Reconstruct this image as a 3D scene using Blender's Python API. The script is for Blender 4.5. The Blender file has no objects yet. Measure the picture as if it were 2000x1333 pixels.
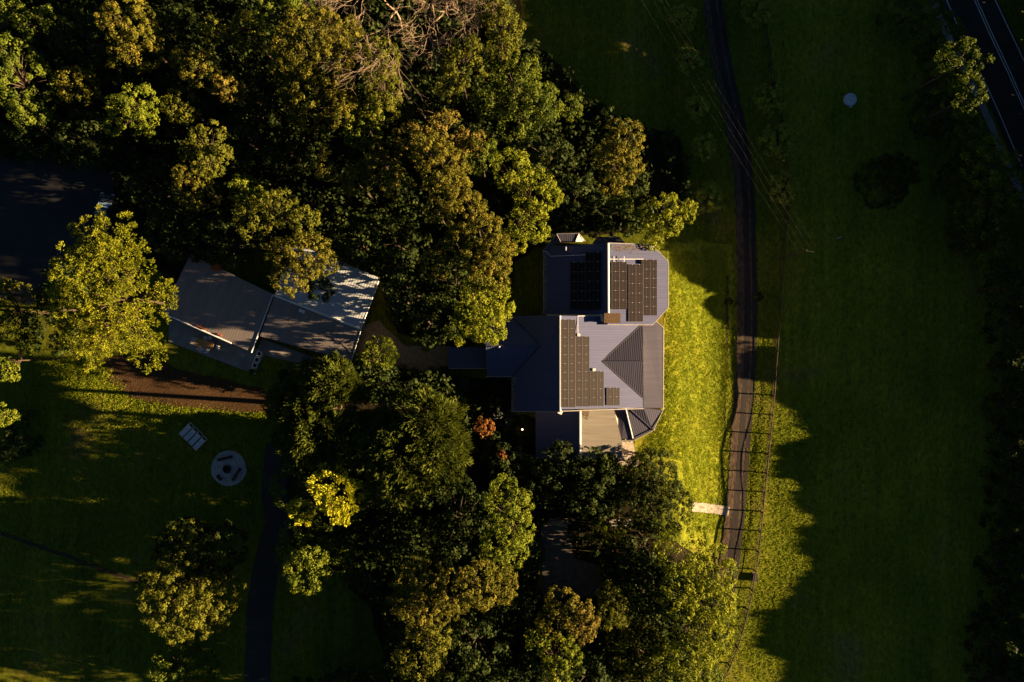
import bpy, bmesh, math, random
import numpy as np
from mathutils import Vector

R = math.radians
scene = bpy.context.scene
COL = scene.collection

# ------------------------------------------------------------------ camera, light
S, H = 15.5, 92.0            # photo pixels per metre at field level, camera height
SUN_EL, SUN_AZ = 12.0, -3.6  # degrees; low sun from the east (+X)
cam_d = bpy.data.cameras.new("camera")
cam = bpy.data.objects.new("camera", cam_d); COL.objects.link(cam)
cam.location = (0, 0, H)
cam_d.sensor_width = 36.0
cam_d.lens = 36.0 * H * S / 2000.0
cam_d.clip_end = 1000
scene.camera = cam

world = bpy.data.worlds.new("World"); scene.world = world
world.use_nodes = True
wn = world.node_tree
sky = wn.nodes.new("ShaderNodeTexSky")
sky.sky_type = 'NISHITA'; sky.sun_disc = False
sky.ozone_density = 3.5; sky.dust_density = 0.3
sky.sun_elevation = R(SUN_EL); sky.sun_rotation = R(90 - SUN_AZ)
wn.links.new(sky.outputs[0], wn.nodes["Background"].inputs[0])
wn.nodes["Background"].inputs[1].default_value = 0.012

sd = bpy.data.lights.new("sun", 'SUN'); sd.energy = 5.0; sd.angle = R(0.5)
sd.color = (1.0, 0.68, 0.36)
sun = bpy.data.objects.new("sun", sd); COL.objects.link(sun)
sun.location = (80, 0, 60)
dsun = Vector((math.cos(R(SUN_EL))*math.cos(R(SUN_AZ)), math.cos(R(SUN_EL))*math.sin(R(SUN_AZ)), math.sin(R(SUN_EL))))
sun.rotation_euler = dsun.to_track_quat('Z', 'Y').to_euler()

scene.view_settings.view_transform = 'Standard'
scene.view_settings.look = 'None'
scene.view_settings.exposure = 2.55
scene.view_settings.gamma = 1.0
scene.view_settings.use_curve_mapping = False

# ------------------------------------------------------------------ helpers
def sm(t):
    t = min(1.0, max(0.0, t)); return t*t*(3-2*t)
def terrain(x, y):
    edge = 26.6 - 6.0*sm((y-14)/16.0)
    z = 2.0*sm((edge - x)/8.5)
    z += 0.05*math.sin(x*0.55+1.3*math.sin(y*0.31)) + 0.05*math.sin(y*0.48+1.7*math.sin(x*0.22))
    return z
def W(px, py, z):
    k = (H - z)/H/S
    return Vector(((px-1000)*k, (666.5-py)*k, z))
def G(px, py, h=0.0):
    z = 1.0
    for _ in range(6):
        p = W(px, py, z); z = terrain(p.x, p.y) + h
    return W(px, py, z)

MATS = {}
def nodemat(name, rough=0.8, spec=0.3, metal=0.0):
    m = bpy.data.materials.new(name); m.use_nodes = True
    b = m.node_tree.nodes["Principled BSDF"]
    b.inputs["Roughness"].default_value = rough
    b.inputs["Specular IOR Level"].default_value = spec
    b.inputs["Metallic"].default_value = metal
    MATS[name] = m
    return m, m.node_tree, b
def ramp(nt, stops):
    r = nt.nodes.new("ShaderNodeValToRGB")
    el = r.color_ramp.elements
    while len(el) < len(stops): el.new(0.5)
    for e, (p, c) in zip(el, stops):
        e.position = p; e.color = (*c, 1)
    return r
def noise(nt, scale, detail=4, rough=0.55, coord="Object", dist=0.0, mapping=None):
    tc = nt.nodes.new("ShaderNodeTexCoord")
    n = nt.nodes.new("ShaderNodeTexNoise")
    n.inputs["Scale"].default_value = scale; n.inputs["Detail"].default_value = detail
    n.inputs["Roughness"].default_value = rough; n.inputs["Distortion"].default_value = dist
    src = tc.outputs[coord]
    if mapping:
        mp = nt.nodes.new("ShaderNodeMapping"); mp.inputs["Scale"].default_value = mapping
        nt.links.new(src, mp.inputs[0]); src = mp.outputs[0]
    nt.links.new(src, n.inputs["Vector"])
    return n
def bump(nt, b, height, strength=0.5, dist=0.1, prev=None):
    bp = nt.nodes.new("ShaderNodeBump")
    bp.inputs["Strength"].default_value = strength; bp.inputs["Distance"].default_value = dist
    nt.links.new(height, bp.inputs["Height"])
    if prev: nt.links.new(prev.outputs[0], bp.inputs["Normal"])
    nt.links.new(bp.outputs[0], b.inputs["Normal"])
    return bp
def noisy(name, c1, c2, scale=2.0, rough=0.85, spec=0.2, bs=0.4, bd=0.05, bscale=None, c3=None, mapping=None, metal=0.0):
    m, nt, b = nodemat(name, rough, spec, metal)
    n = noise(nt, scale, 5, mapping=mapping)
    st = [(0.3, c1), (0.68, c2)] if c3 is None else [(0.28, c1), (0.52, c2), (0.72, c3)]
    r = ramp(nt, st); nt.links.new(n.outputs[0], r.inputs[0]); nt.links.new(r.outputs[0], b.inputs["Base Color"])
    n2 = noise(nt, bscale or scale*4, 4, mapping=mapping)
    bump(nt, b, n2.outputs[0], bs, bd)
    return m
def roofmat(name, c1, c2, rib=0.19, rough=0.45, stain=None, spec=0.4, bs=0.5):
    """Ribbed metal sheet: UV in metres, ribs run along v."""
    m, nt, b = nodemat(name, rough, spec)
    uv = nt.nodes.new("ShaderNodeUVMap")
    sep = nt.nodes.new("ShaderNodeSeparateXYZ"); nt.links.new(uv.outputs[0], sep.inputs[0])
    mu = nt.nodes.new("ShaderNodeMath"); mu.operation = 'MULTIPLY'; mu.inputs[1].default_value = 2*math.pi/rib
    nt.links.new(sep.outputs[0], mu.inputs[0])
    si = nt.nodes.new("ShaderNodeMath"); si.operation = 'SINE'; nt.links.new(mu.outputs[0], si.inputs[0])
    # streaks down the slope, one shade per sheet
    mp = nt.nodes.new("ShaderNodeMapping"); mp.inputs["Scale"].default_value = (2.4, 0.16, 1)
    nt.links.new(uv.outputs[0], mp.inputs[0])
    n = nt.nodes.new("ShaderNodeTexNoise"); n.inputs["Scale"].default_value = 1.0; n.inputs["Detail"].default_value = 6
    n.inputs["Roughness"].default_value = 0.65
    nt.links.new(mp.outputs[0], n.inputs["Vector"])
    r = ramp(nt, [(0.3, c1), (0.7, c2)]); nt.links.new(n.outputs[0], r.inputs[0])
    col = r.outputs[0]
    if stain:
        n2 = nt.nodes.new("ShaderNodeTexNoise"); n2.inputs["Scale"].default_value = 0.55; n2.inputs["Detail"].default_value = 8
        n2.inputs["Roughness"].default_value = 0.72
        nt.links.new(uv.outputs[0], n2.inputs["Vector"])
        r2 = ramp(nt, [(stain[1], (0, 0, 0)), (stain[1]+0.12, (1, 1, 1))]); nt.links.new(n2.outputs[0], r2.inputs[0])
        mx = nt.nodes.new("ShaderNodeMixRGB"); mx.inputs[2].default_value = (*stain[0], 1)
        nt.links.new(r2.outputs[0], mx.inputs[0]); nt.links.new(col, mx.inputs[1]); col = mx.outputs[0]
    nt.links.new(col, b.inputs["Base Color"])
    bp = bump(nt, b, si.outputs[0], bs, 0.02)
    return m

def leafmat(name, a, bcol, c, trans=0.28):
    m, nt, b = nodemat(name, 0.75, 0.10)
    at = nt.nodes.new("ShaderNodeAttribute"); at.attribute_name = "tint"
    r = ramp(nt, [(0.0, a), (0.5, bcol), (1.0, c)])
    nt.links.new(at.outputs["Fac"], r.inputs[0])
    nt.links.new(r.outputs[0], b.inputs["Base Color"])
    tr = nt.nodes.new("ShaderNodeBsdfTranslucent"); nt.links.new(r.outputs[0], tr.inputs[0])
    mx = nt.nodes.new("ShaderNodeMixShader"); mx.inputs[0].default_value = trans
    nt.links.new(b.outputs[0], mx.inputs[1]); nt.links.new(tr.outputs[0], mx.inputs[2])
    nt.links.new(mx.outputs[0], nt.nodes["Material Output"].inputs[0])
    return m

# leaf colours: dark, middle, light
leafmat("leaf_tuft",   (.050, .056, .008), (.108, .108, .011), (.180, .150, .018))
leafmat("leaf_olive",  (.046, .058, .008), (.095, .106, .010), (.140, .140, .014))
leafmat("leaf_green",  (.036, .056, .008), (.076, .106, .010), (.120, .148, .013))
leafmat("leaf_fresh",  (.055, .080, .008), (.110, .142, .010), (.165, .188, .014))
leafmat("leaf_bright", (.080, .105, .008), (.150, .180, .010), (.210, .225, .014))
leafmat("leaf_pine",   (.080, .100, .008), (.160, .180, .010), (.220, .225, .014))
leafmat("leaf_spray",  (.032, .048, .008), (.068, .090, .010), (.105, .122, .014))
leafmat("leaf_yellow", (.180, .200, .012), (.340, .355, .018), (.440, .420, .024))
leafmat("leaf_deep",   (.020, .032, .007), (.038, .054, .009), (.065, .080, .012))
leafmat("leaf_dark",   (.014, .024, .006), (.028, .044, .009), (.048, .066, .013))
leafmat("leaf_young_sunlit",  (.140, .165, .022), (.250, .270, .034), (.330, .335, .044))  # lightened: sun on the tips is put into the leaf colour
leafmat("leaf_orange", (.110, .042, .014), (.200, .075, .020), (.170, .120, .022))
leafmat("leaf_rosy",   (.068, .062, .010), (.140, .118, .018), (.205, .155, .030))
leafmat("leaf_silver", (.032, .045, .036), (.055, .074, .056), (.080, .100, .078))
leafmat("grass_blade", (.120, .175, .010), (.210, .270, .012), (.300, .310, .018), 0.4)
leafmat("dry_leaf", (.10, .07, .04), (.18, .14, .09), (.26, .22, .16), 0.1)
noisy("bark", (.030, .022, .015), (.075, .055, .038), 6, 0.9, 0.1, 0.7, 0.04)
noisy("bare_twig", (.16, .12, .085), (.27, .205, .145), 5, 0.9, 0.1)

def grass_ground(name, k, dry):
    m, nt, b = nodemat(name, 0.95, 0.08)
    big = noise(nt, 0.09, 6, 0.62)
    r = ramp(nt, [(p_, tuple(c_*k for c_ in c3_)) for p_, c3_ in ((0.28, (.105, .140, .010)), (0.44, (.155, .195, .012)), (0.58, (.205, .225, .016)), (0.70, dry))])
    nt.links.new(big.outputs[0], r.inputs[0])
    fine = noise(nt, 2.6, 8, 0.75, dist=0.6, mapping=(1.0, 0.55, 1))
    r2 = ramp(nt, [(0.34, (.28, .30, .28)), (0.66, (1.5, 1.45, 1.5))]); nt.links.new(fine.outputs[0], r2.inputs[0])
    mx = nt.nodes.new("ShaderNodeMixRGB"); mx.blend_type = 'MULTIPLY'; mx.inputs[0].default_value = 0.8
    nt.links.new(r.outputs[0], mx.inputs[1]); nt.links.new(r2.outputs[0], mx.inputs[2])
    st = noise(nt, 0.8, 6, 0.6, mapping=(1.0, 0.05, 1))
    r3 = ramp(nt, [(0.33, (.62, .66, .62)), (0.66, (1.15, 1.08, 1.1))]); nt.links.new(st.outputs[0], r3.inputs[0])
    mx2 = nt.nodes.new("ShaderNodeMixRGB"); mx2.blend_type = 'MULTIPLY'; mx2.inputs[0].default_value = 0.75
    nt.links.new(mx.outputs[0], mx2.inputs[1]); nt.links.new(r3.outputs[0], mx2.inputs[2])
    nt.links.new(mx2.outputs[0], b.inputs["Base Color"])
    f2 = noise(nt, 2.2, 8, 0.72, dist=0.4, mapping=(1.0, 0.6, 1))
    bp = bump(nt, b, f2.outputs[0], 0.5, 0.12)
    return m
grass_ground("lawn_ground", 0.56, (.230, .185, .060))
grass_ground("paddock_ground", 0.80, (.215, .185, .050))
grass_ground("lush_sunlit_lawn", 1.0, (.225, .215, .020))  # lusher grass; the bank's sunlit brightness is put into its colour too
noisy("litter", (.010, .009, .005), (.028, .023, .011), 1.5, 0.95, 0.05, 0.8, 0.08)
noisy("asphalt_dark", (.022, .019, .017), (.040, .034, .030), 0.5, 0.8, 0.25, 0.4, 0.02, 18)
noisy("bitumen", (.009, .009, .010), (.018, .017, .017), 0.4, 0.7, 0.3, 0.4, 0.02, 14)
noisy("asphalt_track", (.026, .018, .013), (.105, .076, .054), 2.6, 0.9, 0.1, 0.9, 0.06, 9, mapping=(1.6, 0.5, 1))
noisy("track_rut", (.016, .013, .013), (.032, .026, .024), 0.9, 0.85, 0.2, 0.4, 0.02, 10, mapping=(2, 0.3, 1))
noisy("gravel_pale", (.20, .19, .19), (.46, .44, .43), 9, 0.95, 0.1, 0.9, 0.06, 14)
noisy("gravel_beige", (.16, .125, .085), (.30, .235, .165), 3, 0.95, 0.1, 0.6, 0.04, 14)
noisy("mulch", (.026, .014, .007), (.085, .050, .024), 7, 0.95, 0.05, 1.0, 0.09, 9)
noisy("concrete", (.15, .14, .13), (.25, .235, .215), 0.9, 0.9, 0.2, 0.3, 0.02, 12)
noisy("concrete_pale", (.20, .17, .14), (.46, .41, .35), 4.5, 0.9, 0.2, 0.8, 0.05, 9)
noisy("gutter_metal", (.17, .165, .17), (.26, .25, .25), 3, 0.6, 0.3, 0.05, 0.005)
noisy("paving_brown", (.060, .050, .042), (.105, .090, .075), 1.5, 0.9, 0.2, 0.4, 0.02, 10)
noisy("paint_white", (.66, .65, .62), (.78, .77, .74), 2, 0.6, 0.3, 0.1, 0.01)
noisy("paint_cream", (.56, .48, .36), (.68, .60, .47), 2, 0.7, 0.2, 0.1, 0.01)
noisy("metal_white", (.55, .56, .58), (.68, .69, .70), 3, 0.45, 0.4, 0.05, 0.005)
noisy("brick_brown", (.085, .055, .032), (.16, .105, .06), 5, 0.9, 0.1, 0.6, 0.04)
noisy("timber_dark", (.020, .015, .011), (.05, .036, .026), 6, 0.85, 0.15, 0.5, 0.02)
noisy("timber_tan", (.30, .155, .055), (.42, .23, .085), 3, 0.55, 0.3, 0.2, 0.01, mapping=(1, 8, 1))
noisy("steel_black", (.012, .012, .012), (.03, .028, .026), 4, 0.6, 0.3, 0.2, 0.01)
noisy("rust_red", (.20, .050, .022), (.32, .085, .035), 4, 0.8, 0.2, 0.3, 0.02)
noisy("fabric_grey", (.34, .34, .36), (.44, .44, .46), 8, 0.85, 0.15, 0.3, 0.01)
noisy("lid_blue", (.30, .40, .44), (.40, .50, .53), 2, 0.8, 0.2, 0.2, 0.01)
noisy("panel_frame", (.062, .046, .044), (.090, .068, .064), 3, 0.6, 0.3, 0.0, 0.005)
noisy("soil", (.03, .022, .014), (.06, .042, .026), 3, 0.95, 0.05, 0.6, 0.05)
noisy("car_paint", (.012, .014, .020), (.018, .020, .028), 1, 0.3, 0.5, 0.0, 0.001)
noisy("line_paint", (.45, .45, .44), (.62, .62, .60), 3, 0.7, 0.2, 0.1, 0.005)
noisy("tyre", (.012, .012, .012), (.022, .022, .022), 5, 0.9, 0.1)
m, nt, b = nodemat("glass_sky_reflection", 0.05, 0.9); b.inputs["Base Color"].default_value = (.30, .48, .66, 1)  # blue base colour painted to stand for the sky's reflection
m, nt, b = nodemat("wire", 0.5, 0.4); b.inputs["Base Color"].default_value = (.055, .055, .052, 1)
m, nt, b = nodemat("lamp_glow", 0.5); b.inputs["Base Color"].default_value = (.9, .8, .6, 1)
b.inputs["Emission Color"].default_value = (1, .72, .42, 1); b.inputs["Emission Strength"].default_value = 1.2
roofmat("roof_blue", (.042, .051, .112), (.058, .067, .136), rough=0.65, spec=0.2, stain=((.085, .085, .085), .66))
roofmat("roof_slate", (.038, .038, .062), (.050, .050, .078), rib=0.25, rough=0.65, bs=0.25, spec=0.2)
roofmat("roof_old", (.125, .115, .100), (.185, .168, .142), rib=0.16, rough=0.75, stain=((.17, .16, .10), .62), spec=0.2)
roofmat("roof_studio", (.125, .108, .108), (.205, .178, .172), rib=0.30, rough=0.7, stain=((.05, .042, .036), .60), bs=0.10)
roofmat("roof_zinc", (.30, .34, .38), (.42, .46, .50), rib=0.30, rough=0.6, stain=((.16, .15, .14), .66), bs=0.25)

def solar_mat():
    m, nt, b = nodemat("solar_cells", 0.35, 0.15)
    uv = nt.nodes.new("ShaderNodeUVMap")
    br = nt.nodes.new("ShaderNodeTexBrick"); br.offset = 0.0
    br.inputs["Color1"].default_value = (.0050, .0040, .0052, 1); br.inputs["Color2"].default_value = (.0070, .0054, .0062, 1)
    br.inputs["Mortar"].default_value = (.040, .027, .026, 1)
    br.inputs["Scale"].default_value = 1.0; br.inputs["Mortar Size"].default_value = 0.011
    br.inputs["Brick Width"].default_value = 0.42; br.inputs["Row Height"].default_value = 0.173
    nt.links.new(uv.outputs[0], br.inputs["Vector"]); nt.links.new(br.outputs[0], b.inputs["Base Color"])
    return m
solar_mat()

def link(o, parent=None):
    COL.objects.link(o)
    if parent is not None: o.parent = parent
    return o
def tag(o, label, cat, group=None):
    o["label"] = label; o["category"] = cat
    if group: o["group"] = group
    return o
def empty(name, loc, label, cat, group=None, rz=0.0):
    o = bpy.data.objects.new(name, None); COL.objects.link(o)
    o.empty_display_size = 0.3
    o.location = loc; o.rotation_euler = (0, 0, rz)
    tag(o, label, cat, group)
    return o
def put(name, me, mat, parent=None, world_space=True):
    """Object with mesh in world coordinates; parented keeping its place."""
    o = bpy.data.objects.new(name, me)
    if mat: me.materials.append(MATS[mat])
    COL.objects.link(o)
    if parent is not None:
        o.parent = parent
        if world_space:
            root = parent
            off = Vector((0, 0, 0))
            while root is not None:
                off += root.location; root = root.parent
            o.location = -off
    return o
def pymesh(name, verts, faces, uvs=None, smooth=False):
    me = bpy.data.meshes.new(name)
    me.from_pydata([tuple(v) for v in verts], [], faces)
    if uvs:
        ul = me.uv_layers.new(name="UVMap")
        for lp in me.loops: ul.data[lp.index].uv = uvs[lp.vertex_index]
    if smooth:
        me.polygons.foreach_set("use_smooth", [True]*len(me.polygons))
    me.update()
    return me
def bm_mesh(name, bm, smooth=False):
    me = bpy.data.meshes.new(name); bm.to_mesh(me); bm.free()
    if smooth: me.polygons.foreach_set("use_smooth", [True]*len(me.polygons))
    return me
def bm_box(bm, c, size, rz=0.0, mat_rot=None):
    """box centred at c with size (sx,sy,sz), turned rz about z"""
    vs = []
    ca, sa = math.cos(rz), math.sin(rz)
    for sx in (-.5, .5):
        for sy in (-.5, .5):
            for sz in (-.5, .5):
                v = Vector((sx*size[0], sy*size[1], sz*size[2]))
                if mat_rot: v = mat_rot @ v
                v = Vector((v.x*ca - v.y*sa, v.x*sa + v.y*ca, v.z)) + Vector(c)
                vs.append(bm.verts.new(v))
    f = [(0,1,3,2),(4,6,7,5),(0,4,5,1),(2,3,7,6),(0,2,6,4),(1,5,7,3)]
    for q in f: bm.faces.new([vs[i] for i in q])
def bm_tube(bm, pts, radii, seg=6, cap=True):
    rings = []
    n = len(pts)
    for i, p in enumerate(pts):
        p = Vector(p)
        d = (Vector(pts[min(i+1, n-1)]) - Vector(pts[max(i-1, 0)]))
        if d.length < 1e-6: d = Vector((0, 0, 1))
        d.normalize()
        a = d.cross(Vector((0, 0, 1)) if abs(d.z) < .9 else Vector((1, 0, 0))).normalized()
        b2 = d.cross(a)
        r = radii[i] if hasattr(radii, "__len__") else radii
        rings.append([bm.verts.new(p + (a*math.cos(2*math.pi*k/seg) + b2*math.sin(2*math.pi*k/seg))*r) for k in range(seg)])
    for i in range(n-1):
        for k in range(seg):
            bm.faces.new((rings[i][k], rings[i][(k+1) % seg], rings[i+1][(k+1) % seg], rings[i+1][k]))
    if cap:
        bm.faces.new(rings[0][::-1]); bm.faces.new(rings[-1])
def slab(name, pts, mat, parent, thick=0.10, flip=None, udir=None):
    """thin sheet under a polygon of world points, uv in metres (u level, v down slope)"""
    pts = [Vector(p) for p in pts]
    n = Vector((0, 0, 0))
    for i in range(len(pts)): n += pts[i].cross(pts[(i+1) % len(pts)])
    if n.z < 0: pts = pts[::-1]; n = -n
    n.normalize()
    u = Vector(udir).normalized() if udir else Vector((0, 0, 1)).cross(n)
    if u.length < 1e-3: u = Vector((1, 0, 0))
    u.normalize(); v = n.cross(u)
    k = len(pts)
    verts = pts + [p - n*thick for p in pts]
    uvs = [((p.dot(u)), (p.dot(v))) for p in verts]
    faces = [tuple(range(k)), tuple(range(2*k-1, k-1, -1))]
    for i in range(k):
        j = (i+1) % k
        faces.append((i, i+k, j+k, j))
    return put(name, pymesh(name, verts, faces, uvs), mat, parent)
def bar(name, a, b2, r, mat, parent=None, seg=6):
    bm = bmesh.new(); bm_tube(bm, [a, b2], r, seg)
    return put(name, bm_mesh(name, bm), mat, parent)

# ------------------------------------------------------------------ ground and sheets
def make_ground():
    xs = list(np.arange(-72, 72.01, 0.6)); ys = list(np.arange(-50, 50.01, 0.6))
    xs = [-400, -250, -150, -100] + xs + [100, 150, 250, 400]
    ys = [-400, -250, -150, -90] + ys + [90, 150, 250, 400]
    verts = [(x, y, terrain(x, y)) for y in ys for x in xs]
    nx = len(xs)
    faces = [(j*nx+i, j*nx+i+1, (j+1)*nx+i+1, (j+1)*nx+i) for j in range(len(ys)-1) for i in range(nx-1)]
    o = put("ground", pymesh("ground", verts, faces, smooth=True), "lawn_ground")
    o["kind"] = "structure"
make_ground()

rng0 = random.Random(7)
def densify(poly, step=9.0, jit=2.0, closed=True):
    out = []
    n = len(poly)
    for i in range(n if closed else n-1):
        a, c = poly[i], poly[(i+1) % n]
        d = math.hypot(c[0]-a[0], c[1]-a[1]); k = max(1, int(d/step))
        for s in range(k):
            t = s/k
            out.append((a[0]+(c[0]-a[0])*t + rng0.uniform(-jit, jit), a[1]+(c[1]-a[1])*t + rng0.uniform(-jit, jit)))
    if not closed: out.append(poly[-1])
    return out
def sheet(name, poly, mat, off=0.05, jit=1.5, step=9.0):
    poly = densify(poly, step, jit) if jit > 0 else poly
    bm = bmesh.new()
    vs = [bm.verts.new(((p[0]-1000)/S*.98, (666.5-p[1])/S*.98, 0)) for p in poly]
    for v, p in zip(vs, poly):
        g = G(p[0], p[1]); v.co = (g.x, g.y, 0)
    f = bm.faces.new(vs)
    bmesh.ops.triangulate(bm, faces=[f])
    for _ in range(4):
        es = [e for e in bm.edges if e.calc_length() > 1.6 and not e.is_boundary]
        if not es: break
        bmesh.ops.subdivide_edges(bm, edges=es, cuts=1)
        bmesh.ops.triangulate(bm, faces=[f for f in bm.faces if len(f.verts) > 3])
    for v in bm.verts: v.co.z = terrain(v.co.x, v.co.y) + off
    bmesh.ops.recalc_face_normals(bm, faces=bm.faces)
    if sum(f.normal.z for f in bm.faces) < 0: bmesh.ops.reverse_faces(bm, faces=bm.faces)
    o = put(name, bm_mesh(name, bm, True), mat); o["kind"] = "structure"
    return o
def ribbon(name, line, width, mat, off=0.05, across=4, step=10.0, jit=0.0, parent=None, side=0.0, structure=True):
    """strip following a pixel polyline; width in metres"""
    pts = densify(line, step, 0, closed=False)
    g = [G(p[0], p[1]) for p in pts]
    verts, faces = [], []
    r = random.Random(hash(name) % 1000 if False else len(name)*13)
    for i, p in enumerate(g):
        d = g[min(i+1, len(g)-1)] - g[max(i-1, 0)]; d.z = 0; d.normalize()
        nrm = Vector((-d.y, d.x, 0))
        w0 = width*(1 + r.uniform(-jit, jit)); sh = side + r.uniform(-jit, jit)*0.4*width
        for k in range(across+1):
            q = p + nrm*(sh + w0*(k/across - .5))
            verts.append((q.x, q.y, terrain(q.x, q.y) + off))
    a = across+1
    for i in range(len(g)-1):
        for k in range(across):
            faces.append((i*a+k, i*a+k+1, (i+1)*a+k+1, (i+1)*a+k)[::-1])
    me = pymesh(name, verts, faces, smooth=True)
    if sum(p.normal.z for p in me.polygons) < 0: me.flip_normals()
    o = put(name, me, mat, parent)
    if structure and parent is None: o["kind"] = "structure"
    return o

# forest floor, beds, yards
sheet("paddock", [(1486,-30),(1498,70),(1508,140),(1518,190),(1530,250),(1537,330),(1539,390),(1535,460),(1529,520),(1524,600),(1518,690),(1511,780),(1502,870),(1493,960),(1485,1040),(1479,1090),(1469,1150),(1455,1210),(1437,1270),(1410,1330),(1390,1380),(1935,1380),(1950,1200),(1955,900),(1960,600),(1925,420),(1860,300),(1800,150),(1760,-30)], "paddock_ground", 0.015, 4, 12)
sheet("bank_lawn", [(1306,478),(1360,470),(1428,480),(1432,560),(1430,700),(1424,800),(1414,900),(1404,1000),(1398,1075),(1330,1070),(1320,960),(1240,900),(1240,862),(1276,840),(1292,800),(1292,645),(1302,610),(1303,510)], "lush_sunlit_lawn", 0.02, 3, 7)
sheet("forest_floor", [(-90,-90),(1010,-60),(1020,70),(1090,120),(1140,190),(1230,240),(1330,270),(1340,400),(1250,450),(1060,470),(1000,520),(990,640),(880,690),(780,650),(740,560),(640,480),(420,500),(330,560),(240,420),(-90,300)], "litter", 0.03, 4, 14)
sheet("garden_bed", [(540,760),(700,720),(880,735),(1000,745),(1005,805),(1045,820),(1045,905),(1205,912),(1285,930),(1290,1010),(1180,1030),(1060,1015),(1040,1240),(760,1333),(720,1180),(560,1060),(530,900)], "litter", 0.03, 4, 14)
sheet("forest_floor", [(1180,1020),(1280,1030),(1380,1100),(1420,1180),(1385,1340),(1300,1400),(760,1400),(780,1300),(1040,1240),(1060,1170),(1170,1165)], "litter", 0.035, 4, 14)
sheet("parking_area", [(-60,310),(60,300),(220,330),(235,430),(120,520),(60,600),(-60,560)], "bitumen", 0.06, 3)
sheet("mulch_bed", [(205,700),(290,690),(345,722),(430,740),(535,766),(545,806),(450,803),(330,793),(260,778),(215,745)], "mulch", 0.06, 2)
sheet("gravel_path", [(690,640),(740,628),(790,676),(880,676),(885,712),(820,732),(770,745),(700,700)], "gravel_beige", 0.05, 2)
sheet("patio", [(330,628),(350,612),(520,690),(495,730),(330,668)], "concrete", 0.07, 0)
sheet("studio_path", [(512,662),(650,712),(640,724),(500,690)], "concrete", 0.075, 0)
sheet("gravel_circle", [(447+34.5*math.cos(a)*(1+.03*math.sin(3*a)), 915+34.5*math.sin(a)) for a in [2*math.pi*i/40 for i in range(40)]], "gravel_pale", 0.05, 0.5, 5)
sheet("courtyard", [(1056,1030),(1085,1018),(1115,1040),(1120,1085),(1165,1100),(1170,1165),(1060,1165)], "paving_brown", 0.06, 0.5)
sheet("garden_bed", [(1108,1024),(1200,1028),(1216,1105),(1168,1104),(1122,1090)], "litter", 0.085, 1.5)
sheet("paved_landing", [(1213,864),(1236,862),(1240,890),(1252,905),(1240,915),(1205,905)], "concrete_pale", 0.06, 1.0, 5)
sheet("paved_step", [(1190,1015),(1232,1015),(1236,1030),(1195,1032)], "concrete_pale", 0.06, 1.0, 5)
sheet("garden_terrace", [(1075,1008),(1110,1014),(1122,1034),(1100,1030),(1070,1024)], "gravel_beige", 0.075, 1.0, 5)
ribbon("side_driveway", [(545,870),(535,960),(545,1020),(520,1100),(508,1180),(505,1260),(500,1420)], 3.1, "asphalt_dark", 0.07, 4, 10, 0.03)
ribbon("worn_track", [(-30,1030),(60,1062),(140,1090),(270,1138)], 0.45, "soil", 0.035, 2, 10, 0.2)
DRV = [(1388,-60),(1392,20),(1402,90),(1418,170),(1434,240),(1448,320),(1455,400),(1456,480),(1458,560),(1458,640),(1456,720),(1450,810),(1443,900),(1437,990),(1428,1070),(1415,1160)]
ribbon("driveway", DRV, 2.35, "asphalt_track", 0.06, 5, 5, 0.07)
ribbon("wheel_rut", DRV, 0.75, "track_rut", 0.066, 2, 5, 0.12, side=0.10)
ribbon("wheel_rut", DRV, 0.55, "track_rut", 0.066, 2, 5, 0.12, side=1.0)
ribbon("crossing_path", [(1352,990),(1385,993),(1424,999)], 1.15, "concrete_pale", 0.085, 3, 5, 0.05)
ribbon("orchard_edge", [(1420,540),(1420,700),(1413,850),(1400,990)], 0.35, "soil", 0.03, 2, 9, 0.3)  # soil-coloured strip standing in for the fence rail's cast shadow
RD = [(1838,-120),(1893,0),(1926,75),(1962,150),(2020,280),(2110,480),(2200,680)]
ribbon("road", RD, 6.6, "asphalt_dark", 0.06, 4, 14)
ribbon("road_line", RD, 0.12, "line_paint", 0.066, 1, 14, side=0.55)
ribbon("road_line", RD, 0.12, "line_paint", 0.066, 1, 14, side=0.85)
ribbon("road_line", RD, 0.12, "line_paint", 0.066, 1, 14, side=-2.6)
ribbon("road_line", RD, 0.12, "line_paint", 0.066, 1, 14, side=3.0)
ribbon("footpath", RD, 0.9, "concrete", 0.10, 2, 14, side=-4.2)

# ------------------------------------------------------------------ main house
E_, RZ = 5.0, 9.0
house = empty("house", (*W(1150, 700, 2.0)[:2], 2.0), "large house with dark blue metal roofs and many solar panels beside the sunlit lawn", "house")
def hs(name, pts, mat, thick=0.10): return slab(name, [W(*p) for p in pts], mat, house, thick)
def wallprism(parent, profile, y0, y1, mat="paint_cream"):
    """profile (px, z) extruded between pixel rows y0,y1; bottom at ground"""
    k = len(profile)
    verts = [W(p[0], y0, p[1]) for p in profile] + [W(p[0], y1, p[1]) for p in profile]
    # keep x fixed by using the same scale
    faces = [tuple(range(k)), tuple(range(2*k-1, k-1, -1))] + [(i, i+k, (i+1) % k + k, (i+1) % k) for i in range(k)]
    me = pymesh("wall", verts, faces)
    bm = bmesh.new(); bm.from_mesh(me); bmesh.ops.recalc_face_normals(bm, faces=bm.faces); bm.to_mesh(me); bm.free()
    return put("wall", me, mat, parent)
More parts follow.
